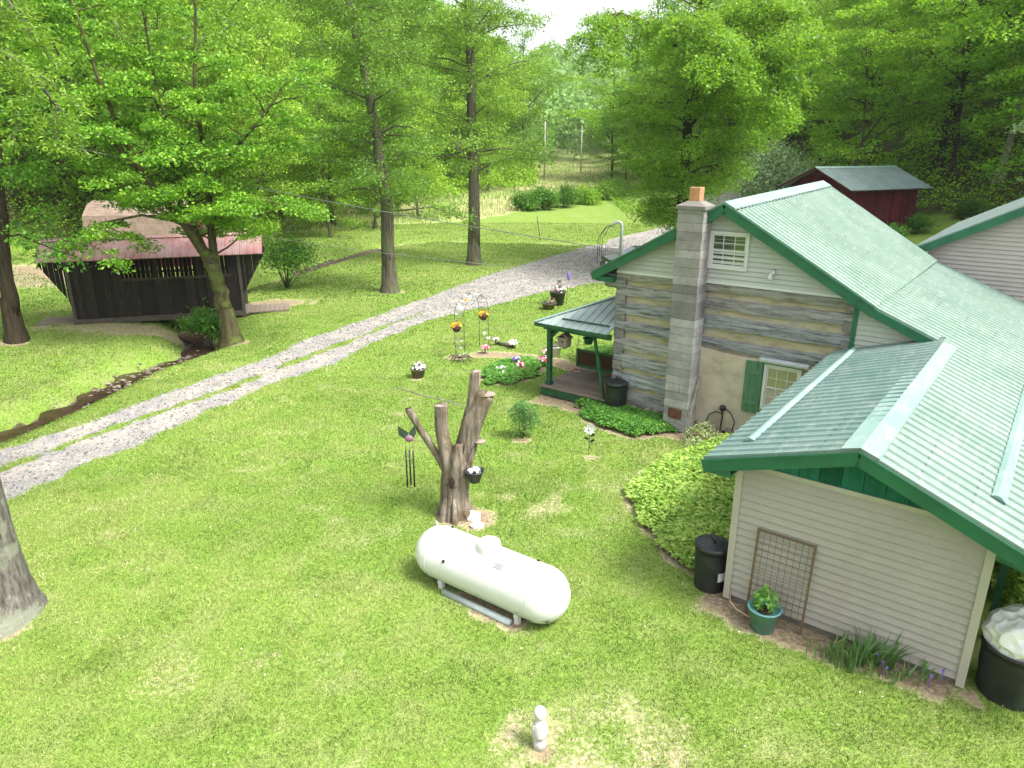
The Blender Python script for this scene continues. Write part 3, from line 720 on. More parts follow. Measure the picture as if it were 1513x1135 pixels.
# ---- windows
def window(x0, x1, z0, z1, Y, paned, upper=M['glass'], lower=M['glass'], casing=.07):
    w = MB()
    w.box((x0 - casing, Y - .05, z0 - casing), (x0, Y + .06, z1 + casing)); w.box((x1, Y - .05, z0 - casing), (x1 + casing, Y + .06, z1 + casing))
    w.box((x0, Y - .05, z1), (x1, Y + .06, z1 + casing)); w.box((x0 - .0, Y - .055, z0 - casing), (x1, Y + .06, z0))
    root = w.build('window', M['white'], house, .006)
    zm = (z0 + z1) / 2; s = MB()
    for (a, b_, yy) in ((z0, zm + .02, Y - .01), (zm - .02, z1, Y - .028)):
        s.box((x0, yy, a), (x0 + .035, yy + .03, b_)); s.box((x1 - .035, yy, a), (x1, yy + .03, b_))
        s.box((x0 + .035, yy, a), (x1 - .035, yy + .03, a + .038)); s.box((x0 + .035, yy, b_ - .035), (x1 - .035, yy + .03, b_))
    s.build('sash', M['white'], root, .004)
    g1 = MB(); 
    for (a, b_, yy) in ((z0 + .03, zm, Y - .004), (zm, z1 - .03, Y - .022)):
        for k in (1, 2): xx = x0 + (x1 - x0) * k / 3; g1.box((xx - .008, yy - .004, a), (xx + .008, yy + .008, b_))
        zz = (a + b_) / 2; g1.box((x0 + .035, yy - .005, zz - .008), (x1 - .035, yy + .007, zz + .008))
    g1.build('muntin', M['white'], root)
    p = MB(); p.box((x0 + .03, Y + .008, z0 + .02), (x1 - .03, Y + .014, zm)); p.build('pane', lower, root)
    p = MB(); p.box((x0 + .03, Y - .010, zm), (x1 - .03, Y - .004, z1 - .02)); p.build('pane', upper, root)
    return root
window(-3.50, -2.66, 4.30, 5.06, YW - .03, True)
window(-1.84, -1.10, 1.0, 2.02, YW - .05, True, upper=M['blind'])
hd = MB(); hd.beam((-2.03, YW - .13, 2.19), (-.86, YW - .13, 2.19), .16, .12, up=(0, 0, 1)); hd.build('window_hood', mat_plain('white_flashing_metal', (.46, .50, .54), .4, metal=.2), house, .04)
wb = MB(); wb.box((-1.94, YW - .075, 2.06), (-1.0, YW - .05, 2.15)); wb.box((-1.93, YW - .07, .95), (-1.905, YW - .055, 2.06)); wb.build('window_surround', M['green_pale'], house)
sh_ = MB()
for k in range(3): sh_.box((-2.36 + k * .145, YW - .10, .78), (-2.36 + k * .145 + .139, YW - .075, 2.10))
for zz in (1.0, 1.78): sh_.box((-2.345, YW - .122, zz), (-1.94, YW - .10, zz + .11))
sh_.build('shutter', M['green_pale'], house)

# ---- garage / kitchen wing
GW_, GH_ = 3.35, 2.40
rp = lambda X: 2.36 + .336 * (X + .41) if X < 1.7 else 3.07 - .415 * (X - 1.7)
siding('kitchen_siding', [(0.06, .10), (3.29, .10), (3.29, 2.40), (.06, 2.40)], 0., M['sid_tan'], .125, parent=house)
tb = MB(); tb.box((-.03, -.06, .02), (.075, .08, 2.46)); tb.box((3.275, -.06, .02), (3.38, .08, 2.44)); tb.box((.075, -.05, 2.385), (3.275, .0, 2.45))
tb.build('corner_trim', M['trim_tan'], house)
fd = MB(); fd.box((0.02, .02, -.2), (3.33, 6.6, .10)); fd.build('foundation', M['mortar'], house)
w2 = MB(); w2.box((0.0, .08, .1), (.1, 6.65, 2.45)); w2.box((3.25, .08, .1), (3.35, 6.65, 2.42)); w2.build('side_wall', M['sid_tan'], house)
gb = MB(); xs = np.arange(.0, 3.3, .29)
for i, x in enumerate(xs):
    a, b_ = x + .004, min(x + .286, 3.33); k = [1, .8, 1.25, 1.05, .7, 1.1, .95][i % 7]
    za, zb = rp(a), rp(b_)
    if a < 1.7 < b_: gb.prism([(a, 2.45), (b_, 2.45), (b_, zb), (1.7, 3.07), (a, za)], -.03 - .002 * (i % 2), .05, (k, k, k))
    elif min(za, zb) > 2.46: gb.prism([(a, 2.45), (b_, 2.45), (b_, zb), (a, za)], -.03 - .002 * (i % 2), .05, (k, k, k))
gb.build('gable_board', M['green_board'], house)
# roofs
zs_ = lambda X: 3.925 - .415 * X
metal_roof('roof', (5.0, -.42, zs_(5.0)), (5.0, 6.42, zs_(5.0)), (1.7, 6.42, 3.22), (1.7, -.42, 3.22), M['roof'], .25, house)
metal_roof('roof', (5.0, 6.42, zs_(5.0)), (5.0, 15.2, zs_(5.0)), (.16, 15.2, zs_(.16)), (.16, 6.42, zs_(.16)), M['roof'], .25, house)
metal_roof('roof', (-.43, 6.66, 2.62), (-.43, -.42, 2.52), (1.7, -.42, 3.22), (1.7, 6.66, 3.30), M['roof_teal'], .25, house)
cp = MB()
for s, dz in ((-1, .336), (1, .415)):
    cp.quad((1.7, -.44, 3.262), (1.7, 6.5, 3.262), (1.7 + s * .24, 6.5, 3.262 - .24 * dz + .01), (1.7 + s * .24, -.44, 3.262 - .24 * dz + .01))
    cp.quad((1.7 + s * .24, -.44, 3.27 - .24 * dz), (1.7 + s * .24, 6.5, 3.27 - .24 * dz), (1.7 + s * .245, 6.5, 3.235 - .24 * dz), (1.7 + s * .245, -.44, 3.235 - .24 * dz))
cp.build('ridge_cap', M['cap'], house)
# snow-guard strips lying on the roofs
for (X, y0, y1, z) in ((3.27, .55, 12.5, zs_(3.27) + .03), (0.0, .25, 6.6, 2.52 + .43 * .329 + .035)):
    st = MB(); s1 = (-.415 if X > 2 else .33)
    dzr = 0 if X > 2 else .09
    for a, b_, h0, h1_ in ((-.09, -.02, 0, .045), (-.02, .02, .045, .045), (.02, .09, .045, 0)):
        st.quad((X + a, y0, z + a * s1 + h0), (X + a, y1, z + a * s1 + h0 + dzr), (X + b_, y1, z + b_ * s1 + h1_ + dzr), (X + b_, y0, z + b_ * s1 + h1_))
    st.quad((X - .09, y0, z - .09 * s1), (X - .02, y0, z - .02 * s1 + .045), (X + .02, y0, z + .02 * s1 + .045), (X + .09, y0, z + .09 * s1))
    st.build('snow_guard', M['cap'], house)
fa_ = MB()
fa_.beam((-.43, -.42, 2.395), (1.7, -.42, 3.095), .045, .19); fa_.beam((1.7, -.42, 3.095), (5.0, -.42, zs_(5) - .125), .045, .19)
fa_.beam((-.43, -.448, 2.49), (1.7, -.448, 3.19), .02, .03); fa_.beam((1.7, -.448, 3.19), (5.0, -.448, zs_(5) - .03), .02, .03)
fa_.build('fascia', M['green'], house)
fb = MB(); fb.beam((.16, 6.41, zs_(.16) - .12), (1.76, 6.41, zs_(1.76) - .12), .045, .17); fb.beam((-.42, -.4, 2.40), (-.42, 6.66, 2.50), .03, .14)
fb.beam((5.0, -.4, zs_(5) - .12), (5.0, 15.2, zs_(5) - .12), .03, .14); fb.build('eave_board', M['green'], house)
sf = MB(); sf.box((-.40, -.39, 2.30), (0., -.02, 2.335)); sf.prism([(-.42, 2.30), (0, 2.30), (0, 2.47), (-.42, 2.42)], -.40, -.385)
sf.build('soffit', M['green'], house); sf = MB(); sf.prism([(3.385, 2.02), (4.5, 1.80), (4.9, 1.80), (3.385, 2.36)], -.05, .0); sf.build('soffit', M['green'], house)
px_ = MB(); px_.box((3.46, 1.35, 0), (3.56, 1.45, 2.35)); px_.build('porch_post', M['green_post'], house)
px_ = MB(); px_.box((4.7, .1, 0), (4.8, .2, 1.85)); px_.build('porch_post', M['green_post'], house)

# ---- right rear wing
RW = 14.7
siding('rear_wing_siding', [(-.0, .02), (8.0, .02), (8.0, 4.25), (4.05, 6.35), (-.0, 4.21)], RW, M['sid_mauve'], .125, parent=house)
rw_ = MB(); rw_.box((0, RW + .1, 0), (.1, 24, 4.2)); rw_.box((0, 23.9, 0), (8, 24, 4.2)); rw_.box((7.9, RW + .1, 0), (8, 23.9, 4.2)); rw_.build('rear_wall', M['sid_mauve'], house)
metal_roof('roof', (-.42, 24.3, 4.14), (-.42, RW - .33, 4.14), (4.05, RW - .33, 6.52), (4.05, 24.3, 6.52), M['roof_old'], .25, house)
metal_roof('roof', (8.5, RW - .33, 4.14), (8.5, 24.3, 4.14), (4.05, 24.3, 6.52), (4.05, RW - .33, 6.52), M['roof'], .25, house)
fa_ = MB(); fa_.beam((-.42, RW - .33, 4.0), (4.05, RW - .33, 6.38), .045, .22); fa_.beam((8.5, RW - .33, 4.0), (4.05, RW - .33, 6.38), .045, .22)
fa_.build('fascia', M['green'], house)
e_ = MB(); e_.beam((-.42, RW - .3, 4.03), (-.42, 24.3, 4.03), .03, .16); e_.build('eave_board', M['green'], house)

# ---- front porch
po = MB(); dk = random.Random(4)
y = 6.36
while y < 10.9:
    po.box((-8.42, y, .265), (-6.12, y + .135, .30), (dk.uniform(.8, 1.15),) * 3); y += .142
po.build('porch_deck', M['deck'], house)
sk = MB(); sk.box((-8.36, 6.40, .03), (-6.12, 6.44, .262)); sk.box((-8.36, 6.44, .03), (-8.32, 10.85, .262)); sk.build('porch_skirt', M['green_post'], house)
for (X, Y) in ((-8.20, 6.62), (-8.20, 10.6), (-8.2, 8.7)):
    if Y == 8.7: continue
    pp = MB(); pp.box((X - .065, Y - .065, .30), (X + .065, Y + .065, 2.12)); pp.box((X - .09, Y - .09, .301), (X + .09, Y + .09, .40), (.5, .3, .2))
    for s in (1,): pp.beam((X + .02, Y, 1.72), (X + .36, Y, 2.08), .06, .07)
    pp.beam((X, Y + (.02 if Y < 8 else -.02), 1.72), (X, Y + (.36 if Y < 8 else -.36), 2.08), .07, .06); pp.build('porch_post', M['green_post'], house)
pp = MB(); pp.beam((-6.62, 6.5, 2.1), (-6.2, 6.45, .30), .06, .08, up=(0, 1, 0)); pp.build('porch_post', M['green_post'], house)
pb = MB(); pb.box((-8.35, 6.50, 2.0), (-6.1, 6.58, 2.15)); pb.box((-8.32, 6.58, 2.0), (-8.24, 10.7, 2.15)); pb.build('porch_beam', M['green_post'], house)
metal_roof('porch_roof', (-8.5, 6.28, 2.22), (-6.09, 6.28, 2.22), (-6.09, 8.65, 3.16), (-6.14, 8.60, 3.14), M['roof_old'], .23, house, minor=False) if False else None
def hip(A, B, C, name):
    """triangular ribbed sheet, eave A-B, top C above B; ribs climb square to the eave"""
    A, B, C = map(Vector, (A, B, C)); nrm = (B - A).cross(C - A).normalized(); nrm = nrm if nrm.z > 0 else -nrm
    e = (B - A); Ln = e.length; mb = MB(); mb.add([A, B, C], [(0, 1, 2)]); mb.add([p - nrm * .03 for p in (A, B, C)], [(2, 1, 0)])
    mb.quad(A - nrm * .03, B - nrm * .03, B, A)
    up = C - B; k = int(Ln / .23)
    for i in range(1, k + 1):
        u = i / k; p = A + e * u; q = p + up * u
        mb.beam(p + nrm * .012, q + nrm * .012, .022, .024, up=nrm)
    return mb.build(name, M['roof_old'], house)
hip((-8.5, 6.28, 2.22), (-6.09, 6.28, 2.22), (-6.09, 8.69, 3.18), 'porch_roof')
hip((-8.5, 8.69 + 2.3, 2.22), (-8.5, 6.28, 2.22), (-6.09, 8.69, 3.18), 'porch_roof') if False else None
mb = MB(); A_, B_, C_, D_ = (-8.5, 6.28, 2.22), (-8.5, 11.1, 2.22), (-6.09, 11.1, 3.18), (-6.09, 8.69, 3.18)
mb.add([A_, B_, C_, D_], [(3, 2, 1, 0)]); mb.add([(p[0], p[1], p[2] - .03) for p in (A_, B_, C_, D_)], [(0, 1, 2, 3)])
for y in np.arange(6.5, 11.1, .23):
    x1 = -8.5 + min(y - 6.28, 2.41); mb.beam((-8.5, y, 2.235), (x1, y, 2.235 + .398 * (x1 + 8.5)), .022, .024)
mb.build('porch_roof', M['roof_old'], house)
hc = MB(); hc.beam((-8.5, 6.28, 2.25), (-6.09, 8.69, 3.21), .13, .02); hc.build('hip_cap', M['cap'], house)
hc = MB(); hc.beam((-7.75, 6.60, 2.375), (-6.2, 6.60, 2.375), .06, .03); hc.build('snow_guard', M['green_post'], house)
pf = MB(); pf.box((-8.52, 6.255, 2.12), (-6.09, 6.28, 2.215)); pf.box((-8.525, 6.28, 2.12), (-8.5, 11.1, 2.215)); pf.build('porch_fascia', M['green_post'], house)
# service mast with drip loops
sm = MB(); sm.tube([(-6.36, 7.3, 4.0), (-6.36, 7.3, 5.02), (-6.38, 7.28, 5.10), (-6.45, 7.24, 5.13), (-6.55, 7.2, 5.08), (-6.58, 7.18, 5.0)], .042, 10)
mast = sm.build('service_mast', M['galv'], house)
dl = MB()
for k, (ox, dn) in enumerate(((0, .0), (.07, .12), (-.06, .2))):
    dl.tube([(-6.58, 7.18, 5.02), (-6.7 + ox, 7.1, 5.02 - dn * .3), (-6.86 + ox, 7.02, 4.7), (-6.86 + ox, 7.0, 4.25 - dn), (-6.78 + ox, 7.0, 4.0 - dn), (-6.74, 7.05, 4.25), (-6.9, 6.98, 4.40)], .008, 6)
dl.build('drip_loop', M['black'], mast)
ins = MB(); ins.tube([(-6.36, 7.3, 4.42), (-6.75, 7.1, 4.42)], .02, 6); ins.ball((-6.78, 7.08, 4.42), .05, 8); ins.build('insulator', M['galv'], mast)
# floodlight on gable, hose reel on the plaster
fl_ = MB(); fl_.ball((-1.95, YW - .1, 4.27), .05, 8); fl_.tube([(-1.95, YW - .02, 4.34), (-1.95, YW - .12, 4.30)], .02, 6); fl_.lathe([(.03, .0), (.07, -.11), (.06, -.13)], (-2.0, YW - .14, 4.26), 12)
fl_.build('floodlight', M['white'], house)
ho = MB(); ho.ball((-2.83, YW - .10, .74), .085, 10); ho.tube([(-2.83, YW - .1, .66), (-2.83, YW - .07, .45), (-2.86, YW - .05, .1)], .018, 6)
hb = ho.build('power_box', M['black'], house)
cbm = MB()
cbm.tube([(-2.83, YW - .12, .60), (-3.0, YW - .13, .62), (-3.16, YW - .13, .5), (-3.22, YW - .12, .3), (-3.22, YW - .1, .05)], .015, 6)
cbm.tube([(-2.8, YW - .12, .78), (-2.6, YW - .13, .66), (-2.48, YW - .13, .45), (-2.55, YW - .1, .1)], .015, 6)
cbm.build('cable', M['black'], hb)

# ================================================================== YARD THINGS
M['tank'] = None
m, t, b = nt('white_tank_paint'); tc = N(t, 'ShaderNodeTexCoord').outputs['Object']
f = noise(t, 2, 5, .6, tc); c = ramp(t, f, [(.3, (.62, .63, .61)), (.7, (.68, .685, .67))])
sx = N(t, 'ShaderNodeSeparateXYZ'); L(t, tc, sx.inputs[0])
low = N(t, 'ShaderNodeMapRange'); L(t, sx.outputs[2], low.inputs[0]); low.inputs[1].default_value = .44; low.inputs[2].default_value = .10
c = mixc(t, math_(t, 'MULTIPLY', low.outputs[0], sst_ramp(t, noise(t, 3, 4, .6, tc, stretch=(1, 1, .5)), .3, .6), True), c, (.42, .44, .32))
rs = math_(t, 'MULTIPLY', sst_ramp(t, noise(t, 9, 5, .65, tc), .575, .61), sst_ramp(t, low.outputs[0], .15, .55))
c = mixc(t, rs, c, (.06, .04, .025)); L(t, c, b.inputs['Base Color']); b.inputs['Roughness'].default_value = .45
M['tank'] = m
M['white_plain'] = mat_plain('white_painted_metal', (.62, .62, .60), .5, var=.05)
tank = empty('propane_tank', (-.37, 10.02, h1(-.38, 9.92) - .07), R(-36)); tag(tank, 'long white horizontal propane tank with rust flecks lying on the lawn', 'gas tank')
tb = MB(); r = .445; pr = []
for k in range(9):
    a = math.pi / 2 * k / 8; pr.append((r * math.sin(a) if k else 0.0001, -1.03 - .44 * math.cos(a)))
for zz in (-1.0, -.5, 0, .5, 1.0): pr.append((r, zz))
for k in range(9):
    a = math.pi / 2 * k / 8; pr.append((r * math.cos(a) if k < 8 else .0001, 1.03 + .44 * math.sin(a)))
tb.lathe(pr, (0, 0, 0), 48); tb.v = [(z, y, x + .53) for x, y, z in tb.v]; tb.f = [f[::-1] for f in tb.f]
tb.build('shell', M['tank'], tank)
sm_ = MB(); [sm_.tube([(xx, .447 * math.cos(a), .53 + .447 * math.sin(a)) for a in np.linspace(0, 6.283, 40)], .004, 4, False) for xx in (-1.02,)]; sm_.build('weld_seam', M['tank'], tank)
sm_ = MB(); sm_.tube([(1.02, .447 * math.cos(a), .53 + .447 * math.sin(a)) for a in np.linspace(0, 6.283, 40)], .004, 4, False); sm_.build('weld_seam', M['tank'], tank)
sm_ = MB(); sm_.beam((.30, -.25, .905), (.46, -.25, .905), .09, .012, up=(0, -.55, .8)); sm_.build('data_plate', M['galv'], tank)
dm = MB(); dm.lathe([(.19, .92), (.195, 1.05), (.18, 1.09), (.12, 1.125), (.0001, 1.14)], (0, 0, 0), 32)
dm.beam((.0, .19, 1.03), (.0, .215, 1.03), .10, .05); dm.build('dome', M['tank'], tank)
for (x, y, z) in ((-.95, .20, .93), (.82, .20, .93), (-.62, -.41, .70)):
    lg = MB(); lg.ball((x, y, z), .03, 8); lg.build('lifting_lug', M['dark'], tank)
lg = MB(); lg.tube([(-1.16, .1, .90), (-1.22, .1, 1.0), (-1.28, .1, .88)], .012, 6); lg.build('lifting_lug', M['white_plain'], tank)
for x in (-.78, .78):
    lg = MB(); lg.box((x - .04, -.34, .0), (x + .04, -.26, .32)); lg.box((x - .04, .26, .0), (x + .04, .34, .32)); lg.box((x - .035, -.36, .18), (x + .035, .36, .24)); lg.build('leg', M['white_plain'], tank)
rl = MB(); rl.tube([(-.66, -.40, .10), (.72, -.40, .10)], .055, 14); rl.build('skid_pipe', mat_plain('blue_grey_pipe', (.38, .44, .44), .5), tank)

def cyl(mb, c, r0, r1, h, n=24, wall=.02):
    mb.lathe([(.001, 0), (r0, 0), (r1, h), (r1 + wall, h), (r1 + wall, h + .02), (r1 - wall * .5, h + .02), (r1 - wall, h - .03), (.001, h - .05)], c, n)

# old stump
M['deadwood'] = mat_bark('weathered_dead_wood', (.055, .04, .028), (.28, .235, .19), (.52, .465, .40), 5.5, .16, moss=(.13, .10, .06))
M['cutwood'] = mat_plain('sawn_wood', (.30, .25, .20), .9, scale=9)
st = empty('tree_stump', (-1.14, 12.72, h1(-1.14, 12.7))); tag(st, 'tall dead tree stump with four sawn off limbs behind the propane tank', 'stump')
sr = random.Random(5)
def gnarl(path, rad, n=20, amp=.09, sub=5):
    """split, furrowed dead wood: deep lengthwise cracks, ridges and broken plates"""
    sub = max(10, int(sub * 2.4)); n = max(28, int(n * 2.2)); P = []; Rr = []
    for i in range(len(path) - 1):
        for k in range(sub):
            s = k / sub; P.append(Vector(path[i]) * (1 - s) + Vector(path[i + 1]) * s); Rr.append(rad[i] * (1 - s) + rad[i + 1] * s)
    P.append(Vector(path[-1])); Rr.append(rad[-1]); x = None; vs = []; fs = []; ph = [sr.uniform(0, 6.28) for _ in range(8)]; cr_ = [(sr.uniform(0, 6.28), sr.uniform(.08, .2), sr.uniform(.5, 1.4), sr.uniform(0, len(P))) for _ in range(7)]
    for i, p in enumerate(P):
        d = (P[min(i + 1, len(P) - 1)] - P[max(i - 1, 0)]).normalized()
        x = d.orthogonal().normalized() if x is None else (x - d * x.dot(d)).normalized(); y = d.cross(x)
        for k in range(n):
            a = 6.28318 * k / n; w_ = math.sin(3 * a + i * .06 + ph[0]) * .45 + math.sin(5 * a - i * .09 + ph[1]) * .35 + math.sin(11 * a + i * .05 + ph[2]) * .22 + math.sin(17 * a - i * .11 + ph[3]) * .16 + sr.uniform(-.22, .22)
            r = Rr[i] * (1 + amp * w_)
            for (ca, cw, dp, ci) in cr_:
                da = abs((a - ca - .010 * i + 3.14159) % 6.28318 - 3.14159)
                if da < cw: r -= Rr[i] * .20 * dp * (1 - da / cw) * max(0, 1 - abs(i - ci) / (len(P) * .45))
            vs.append(p + x * (math.cos(a) * r) + y * (math.sin(a) * r) + (d * sr.uniform(-.03, .03) if i == len(P) - 1 else Vector()))
    m_ = len(P)
    fs = [(i * n + k, i * n + (k + 1) % n, (i + 1) * n + (k + 1) % n, (i + 1) * n + k) for i in range(m_ - 1) for k in range(n)] + [tuple((m_ - 1) * n + k for k in range(n))]
    mb.add(vs, fs, smooth=True)
mb = MB()
gnarl([(-.02, 0, -.12), (-.01, 0, .06), (0, 0, .3), (.03, 0, .75), (.05, 0, 1.15), (.10, 0, 1.45)], [.30, .285, .265, .26, .26, .19], 24, .16)
gnarl([(.16, .02, .9), (.26, .02, 1.4), (.38, 0, 2.0), (.66, -.02, 2.58)], [.13, .16, .18, .15], 20, .16)
gnarl([(.10, .08, 1.2), (.24, .1, 1.8), (.36, .1, 2.3), (.45, .1, 3.0)], [.13, .12, .105, .095], 16, .14)
gnarl([(-.12, -.02, 1.0), (-.16, -.02, 1.5), (-.22, 0, 1.95), (-.21, 0, 2.36)], [.12, .135, .125, .12], 18, .12)
gnarl([(-.16, 0, .98), (-.33, 0, 1.35), (-.62, 0, 1.85), (-.84, 0, 2.28)], [.07, .07, .065, .07], 12, .08)
gnarl([(.02, -.14, .9), (.08, -.17, 1.25), (.12, -.15, 1.62)], [.12, .13, .08], 14, .15)
for k in range(7):
    a = k * .9 + .3; gnarl([(math.cos(a) * .2, math.sin(a) * .2, .5), (math.cos(a) * .27, math.sin(a) * .27, .15), (math.cos(a) * .38, math.sin(a) * .38, -.06)], [.06, .08, .05], 8, .15, 3)
for k in range(16):     # splinters and bark plates lifting off
    a = sr.uniform(0, 6.28); z_ = sr.uniform(.3, 1.7); p_ = Vector((math.cos(a) * .25 + .06 * z_, math.sin(a) * .25, z_)); o_ = Vector((math.cos(a), math.sin(a), 0)); q_ = Vector((-math.sin(a), math.cos(a), 0)) * sr.uniform(.02, .05); h_ = sr.uniform(.12, .34)
    mb.add([p_ - q_ - o_ * .03, p_ + q_ - o_ * .03, p_ + q_ * .5 + o_ * .035 + Vector((0, 0, h_)), p_ - q_ * .6 + o_ * .03 + Vector((0, 0, h_ * .85)), p_ - o_ * .06 + Vector((0, 0, h_ * .4))], [(0, 1, 2, 3), (1, 4, 2), (4, 0, 3), (2, 4, 3)])
mb.build('trunk', M['deadwood'], st)
mb = MB(); mb.ball((-.02, -.285, .86), .085, 10, sq=(.7, .35, 1.5), jit=.1); mb.build('hollow', mat_plain('dark_rot', (.035, .015, .01), .95), st)
mb = MB()
for (x, y, z, r_c) in ((-.21, 0, 2.362, .13), (.46, .1, 3.003, .10), (.67, -.02, 2.59, .16)): mb = MB(); mb.lathe([(.0001, .006), (r_c, 0)], (x, y, z), 16); mb.build('cut_end', M['cutwood'], st)
mb = MB(); mb.lathe([(.0001, .0), (.11, .0), (.115, .03), (.0001, .035)], (.52, -.06, 1.62), 14); mb.build('shelf_fungus', M['cutwood'], st)
# wind chime
wc = empty('wind_chime', (-1.97, 12.55, h1(-1.97, 12.6))); tag(wc, 'dark wind chime with butterfly top hanging from the left stump limb', 'wind chime')
mb = MB(); mb.tube([(0, .1, 2.3), (0, 0, 2.1)], .006, 5)
mb.add([(0, 0, 1.86), (-.20, 0, 2.0), (-.19, .02, 1.8), (-.06, 0, 1.72)], [(0, 1, 2, 3)]); mb.add([(0, .006, 1.86), (-.20, .006, 2.0), (-.19, .026, 1.8), (-.06, .006, 1.72)], [(3, 2, 1, 0)]); mb.build('wing', mat_plain('dark_green_glass', (.04, .07, .05), .3), wc)
mb = MB(); mb.add([(0, 0, 1.86), (.13, 0, 2.03), (.14, .02, 1.82), (.06, 0, 1.72)], [(0, 1, 2, 3)]); mb.add([(0, .006, 1.86), (.13, .006, 2.03), (.14, .026, 1.82), (.06, .006, 1.72)], [(3, 2, 1, 0)]); mb.build('wing', mat_plain('dark_green_glass_right', (.04, .07, .05), .3), wc)
mb = MB(); mb.ball((.01, -.02, 1.75), .085, 10, sq=(1, .5, .8)); mb.build('body', mat_plain('purple_metal', (.25, .12, .2), .4), wc)
for k, x in enumerate((-.07, 0, .07)):
    mb = MB(); mb.tube([(x, 0, 1.70), (x, 0, 1.50)], .003, 4); mb.tube([(x, 0, 1.50), (x, 0, .72 + .05 * (k % 2))], .016, 8); mb.build('tube', M['black'], wc)
# twig/wire on the stump top with a line
wi = MB(); wi.tube([(-2.2, 12.9, 2.66), (-1.7, 12.85, 2.52), (-1.2, 12.8, 2.42), (-.95, 12.75, 2.34)], .012, 5); wi.tube([(-1.36, 12.8, 2.36), (-1.37, 12.8, 2.5)], .008, 4)
tag(wi.build('bare_twig', M['bark_pale']), 'thin bare grey twig lying across the sawn middle stump limb', 'twig')

# flowers helper
def flower_mat(n, c): return mat_plain(n, c, .6, var=.12, scale=30)
FL = {'white': flower_mat('white_petals', (.80, .78, .78)), 'pink': flower_mat('pink_petals', (.80, .30, .42)), 'red': flower_mat('red_petals', (.62, .03, .07)),
      'yellow': flower_mat('yellow_petals', (.85, .45, .02)), 'purple': flower_mat('purple_petals', (.22, .12, .55)), 'pale': flower_mat('pale_pink_petals', (.80, .58, .66)), 'brown': flower_mat('flower_centre', (.10, .05, .02)), 'dried': flower_mat('dried_bloom', (.22, .12, .08))}
def leaf_arr(P, Nn, T, sz, asp=.55, fold=.12):
    """diamond leaves; P,N,T (n,3), sz (n,)"""
    T = T - Nn * (T * Nn).sum(1)[:, None]; T /= np.linalg.norm(T, axis=1)[:, None] + 1e-9
    S = np.cross(Nn, T); s = sz[:, None]
    a = P - T * s * .5; c = P + T * s * .5; m = P + T * s * .02
    b_ = m + S * s * asp * .5 + Nn * s * fold; d = m - S * s * asp * .5 + Nn * s * fold
    V = np.stack([a, b_, c, d], 1).reshape(-1, 3); n = len(P)
    return V, np.arange(4 * n).reshape(n, 4)
def star_arr(P, Nn, T, sz, fold=.1):
    """lobed leaves for crowns seen close up"""
    T = T - Nn * (T * Nn).sum(1)[:, None]; T /= np.linalg.norm(T, axis=1)[:, None] + 1e-9
    S = np.cross(Nn, T); s = sz[:, None]
    pr = [(-.5, 0), (-.18, .09), (-.22, .40), (.02, .16), (.20, .38), (.22, .12), (.58, 0), (.22, -.12), (.20, -.38), (.02, -.16), (-.22, -.40), (-.18, -.09)]
    V = np.stack([P + T * s * a + S * s * b_ + Nn * s * fold * abs(b_) for a, b_ in pr], 1).reshape(-1, 3)
    return V, np.arange(12 * len(P)).reshape(len(P), 12)
def rnd_dirs(n, g, up=.0):
    v = g.normal(size=(n, 3)); v[:, 2] += up; return v / np.linalg.norm(v, axis=1)[:, None]
def blossoms(c, r, n, cols, parent, sz=.05, flat=.6):
    """clusters of five-petal blooms, one mesh per colour, with greenery between"""
    g = np.random.default_rng(int(abs(c[0] * 131 + c[1] * 71 + n)) % 9999)
    P = rnd_dirs(n * len(cols), g, .7) * r * np.array([1, 1, flat]) * g.uniform(.75, 1.1, (n * len(cols), 1)) + np.array(c)
    for k, cn in enumerate(cols):
        Q = P[k * n:(k + 1) * n]; VV = []; FF = []; o = 0
        nn = Q - np.array(c); nn[:, 2] += r * .5; nn /= np.linalg.norm(nn, axis=1)[:, None]
        for a in range(5):
            an = a * 2 * np.pi / 5; e1 = np.cross(nn, [0.1, 1, 0.2]); e1 /= np.linalg.norm(e1, axis=1)[:, None]; e2 = np.cross(nn, e1)
            d = e1 * np.cos(an) + e2 * np.sin(an); V_, F_ = leaf_arr(Q + d * sz * .5, nn, d, np.full(len(Q), sz * 1.1), .8, .05); VV.append(V_); FF.append(F_ + o); o += len(V_)
        np_mesh('blossom', np.concatenate(VV), np.concatenate(FF), FL[cn], parent)
def tuft(c, r, n, sz, mat, parent, name='foliage', flat=.7, up=.6, seed=1, asp=.5):
    g = np.random.default_rng(seed); d = rnd_dirs(n, g, .25); P = d * g.uniform(.25, 1, (n, 1)) ** .5 * r * np.array([1, 1, flat]) + np.array(c)
    nn = rnd_dirs(n, g, up * 2); V_, F_ = leaf_arr(P, nn, d, g.uniform(.7, 1.3, n) * sz, asp); return np_mesh(name, V_, F_, mat, parent)
def pot(name, label, cat, loc, r0, r1, h, mat, cols=None, fr=.2, group=None, soil=True, zb=0.):
    e = empty(name, (loc[0], loc[1], h1(loc[0], loc[1]) + zb)); tag(e, label, cat, group)
    mb = MB(); cyl(mb, (0, 0, 0), r0, r1, h); mb.build('pot', mat, e)
    mb = MB(); mb.lathe([(.001, h - .035), (r1 * .95, h - .04)], (0, 0, 0), 16); mb.build('soil', M['bark_dark'], e)
    if cols:
        tuft((0, 0, h + fr * .2), fr, 90, .07, M['leaf_shrub'], e, seed=int(loc[0] * 37) % 97 + 1)
        blossoms((0, 0, h + fr * .35), fr, 16, cols, e)
    return e
M['pot_brown'] = mat_plain('brown_plastic_pot', (.12, .10, .075), .5, scale=8); M['pot_dark'] = mat_plain('dark_plastic_pot', (.035, .045, .045), .45, scale=8)
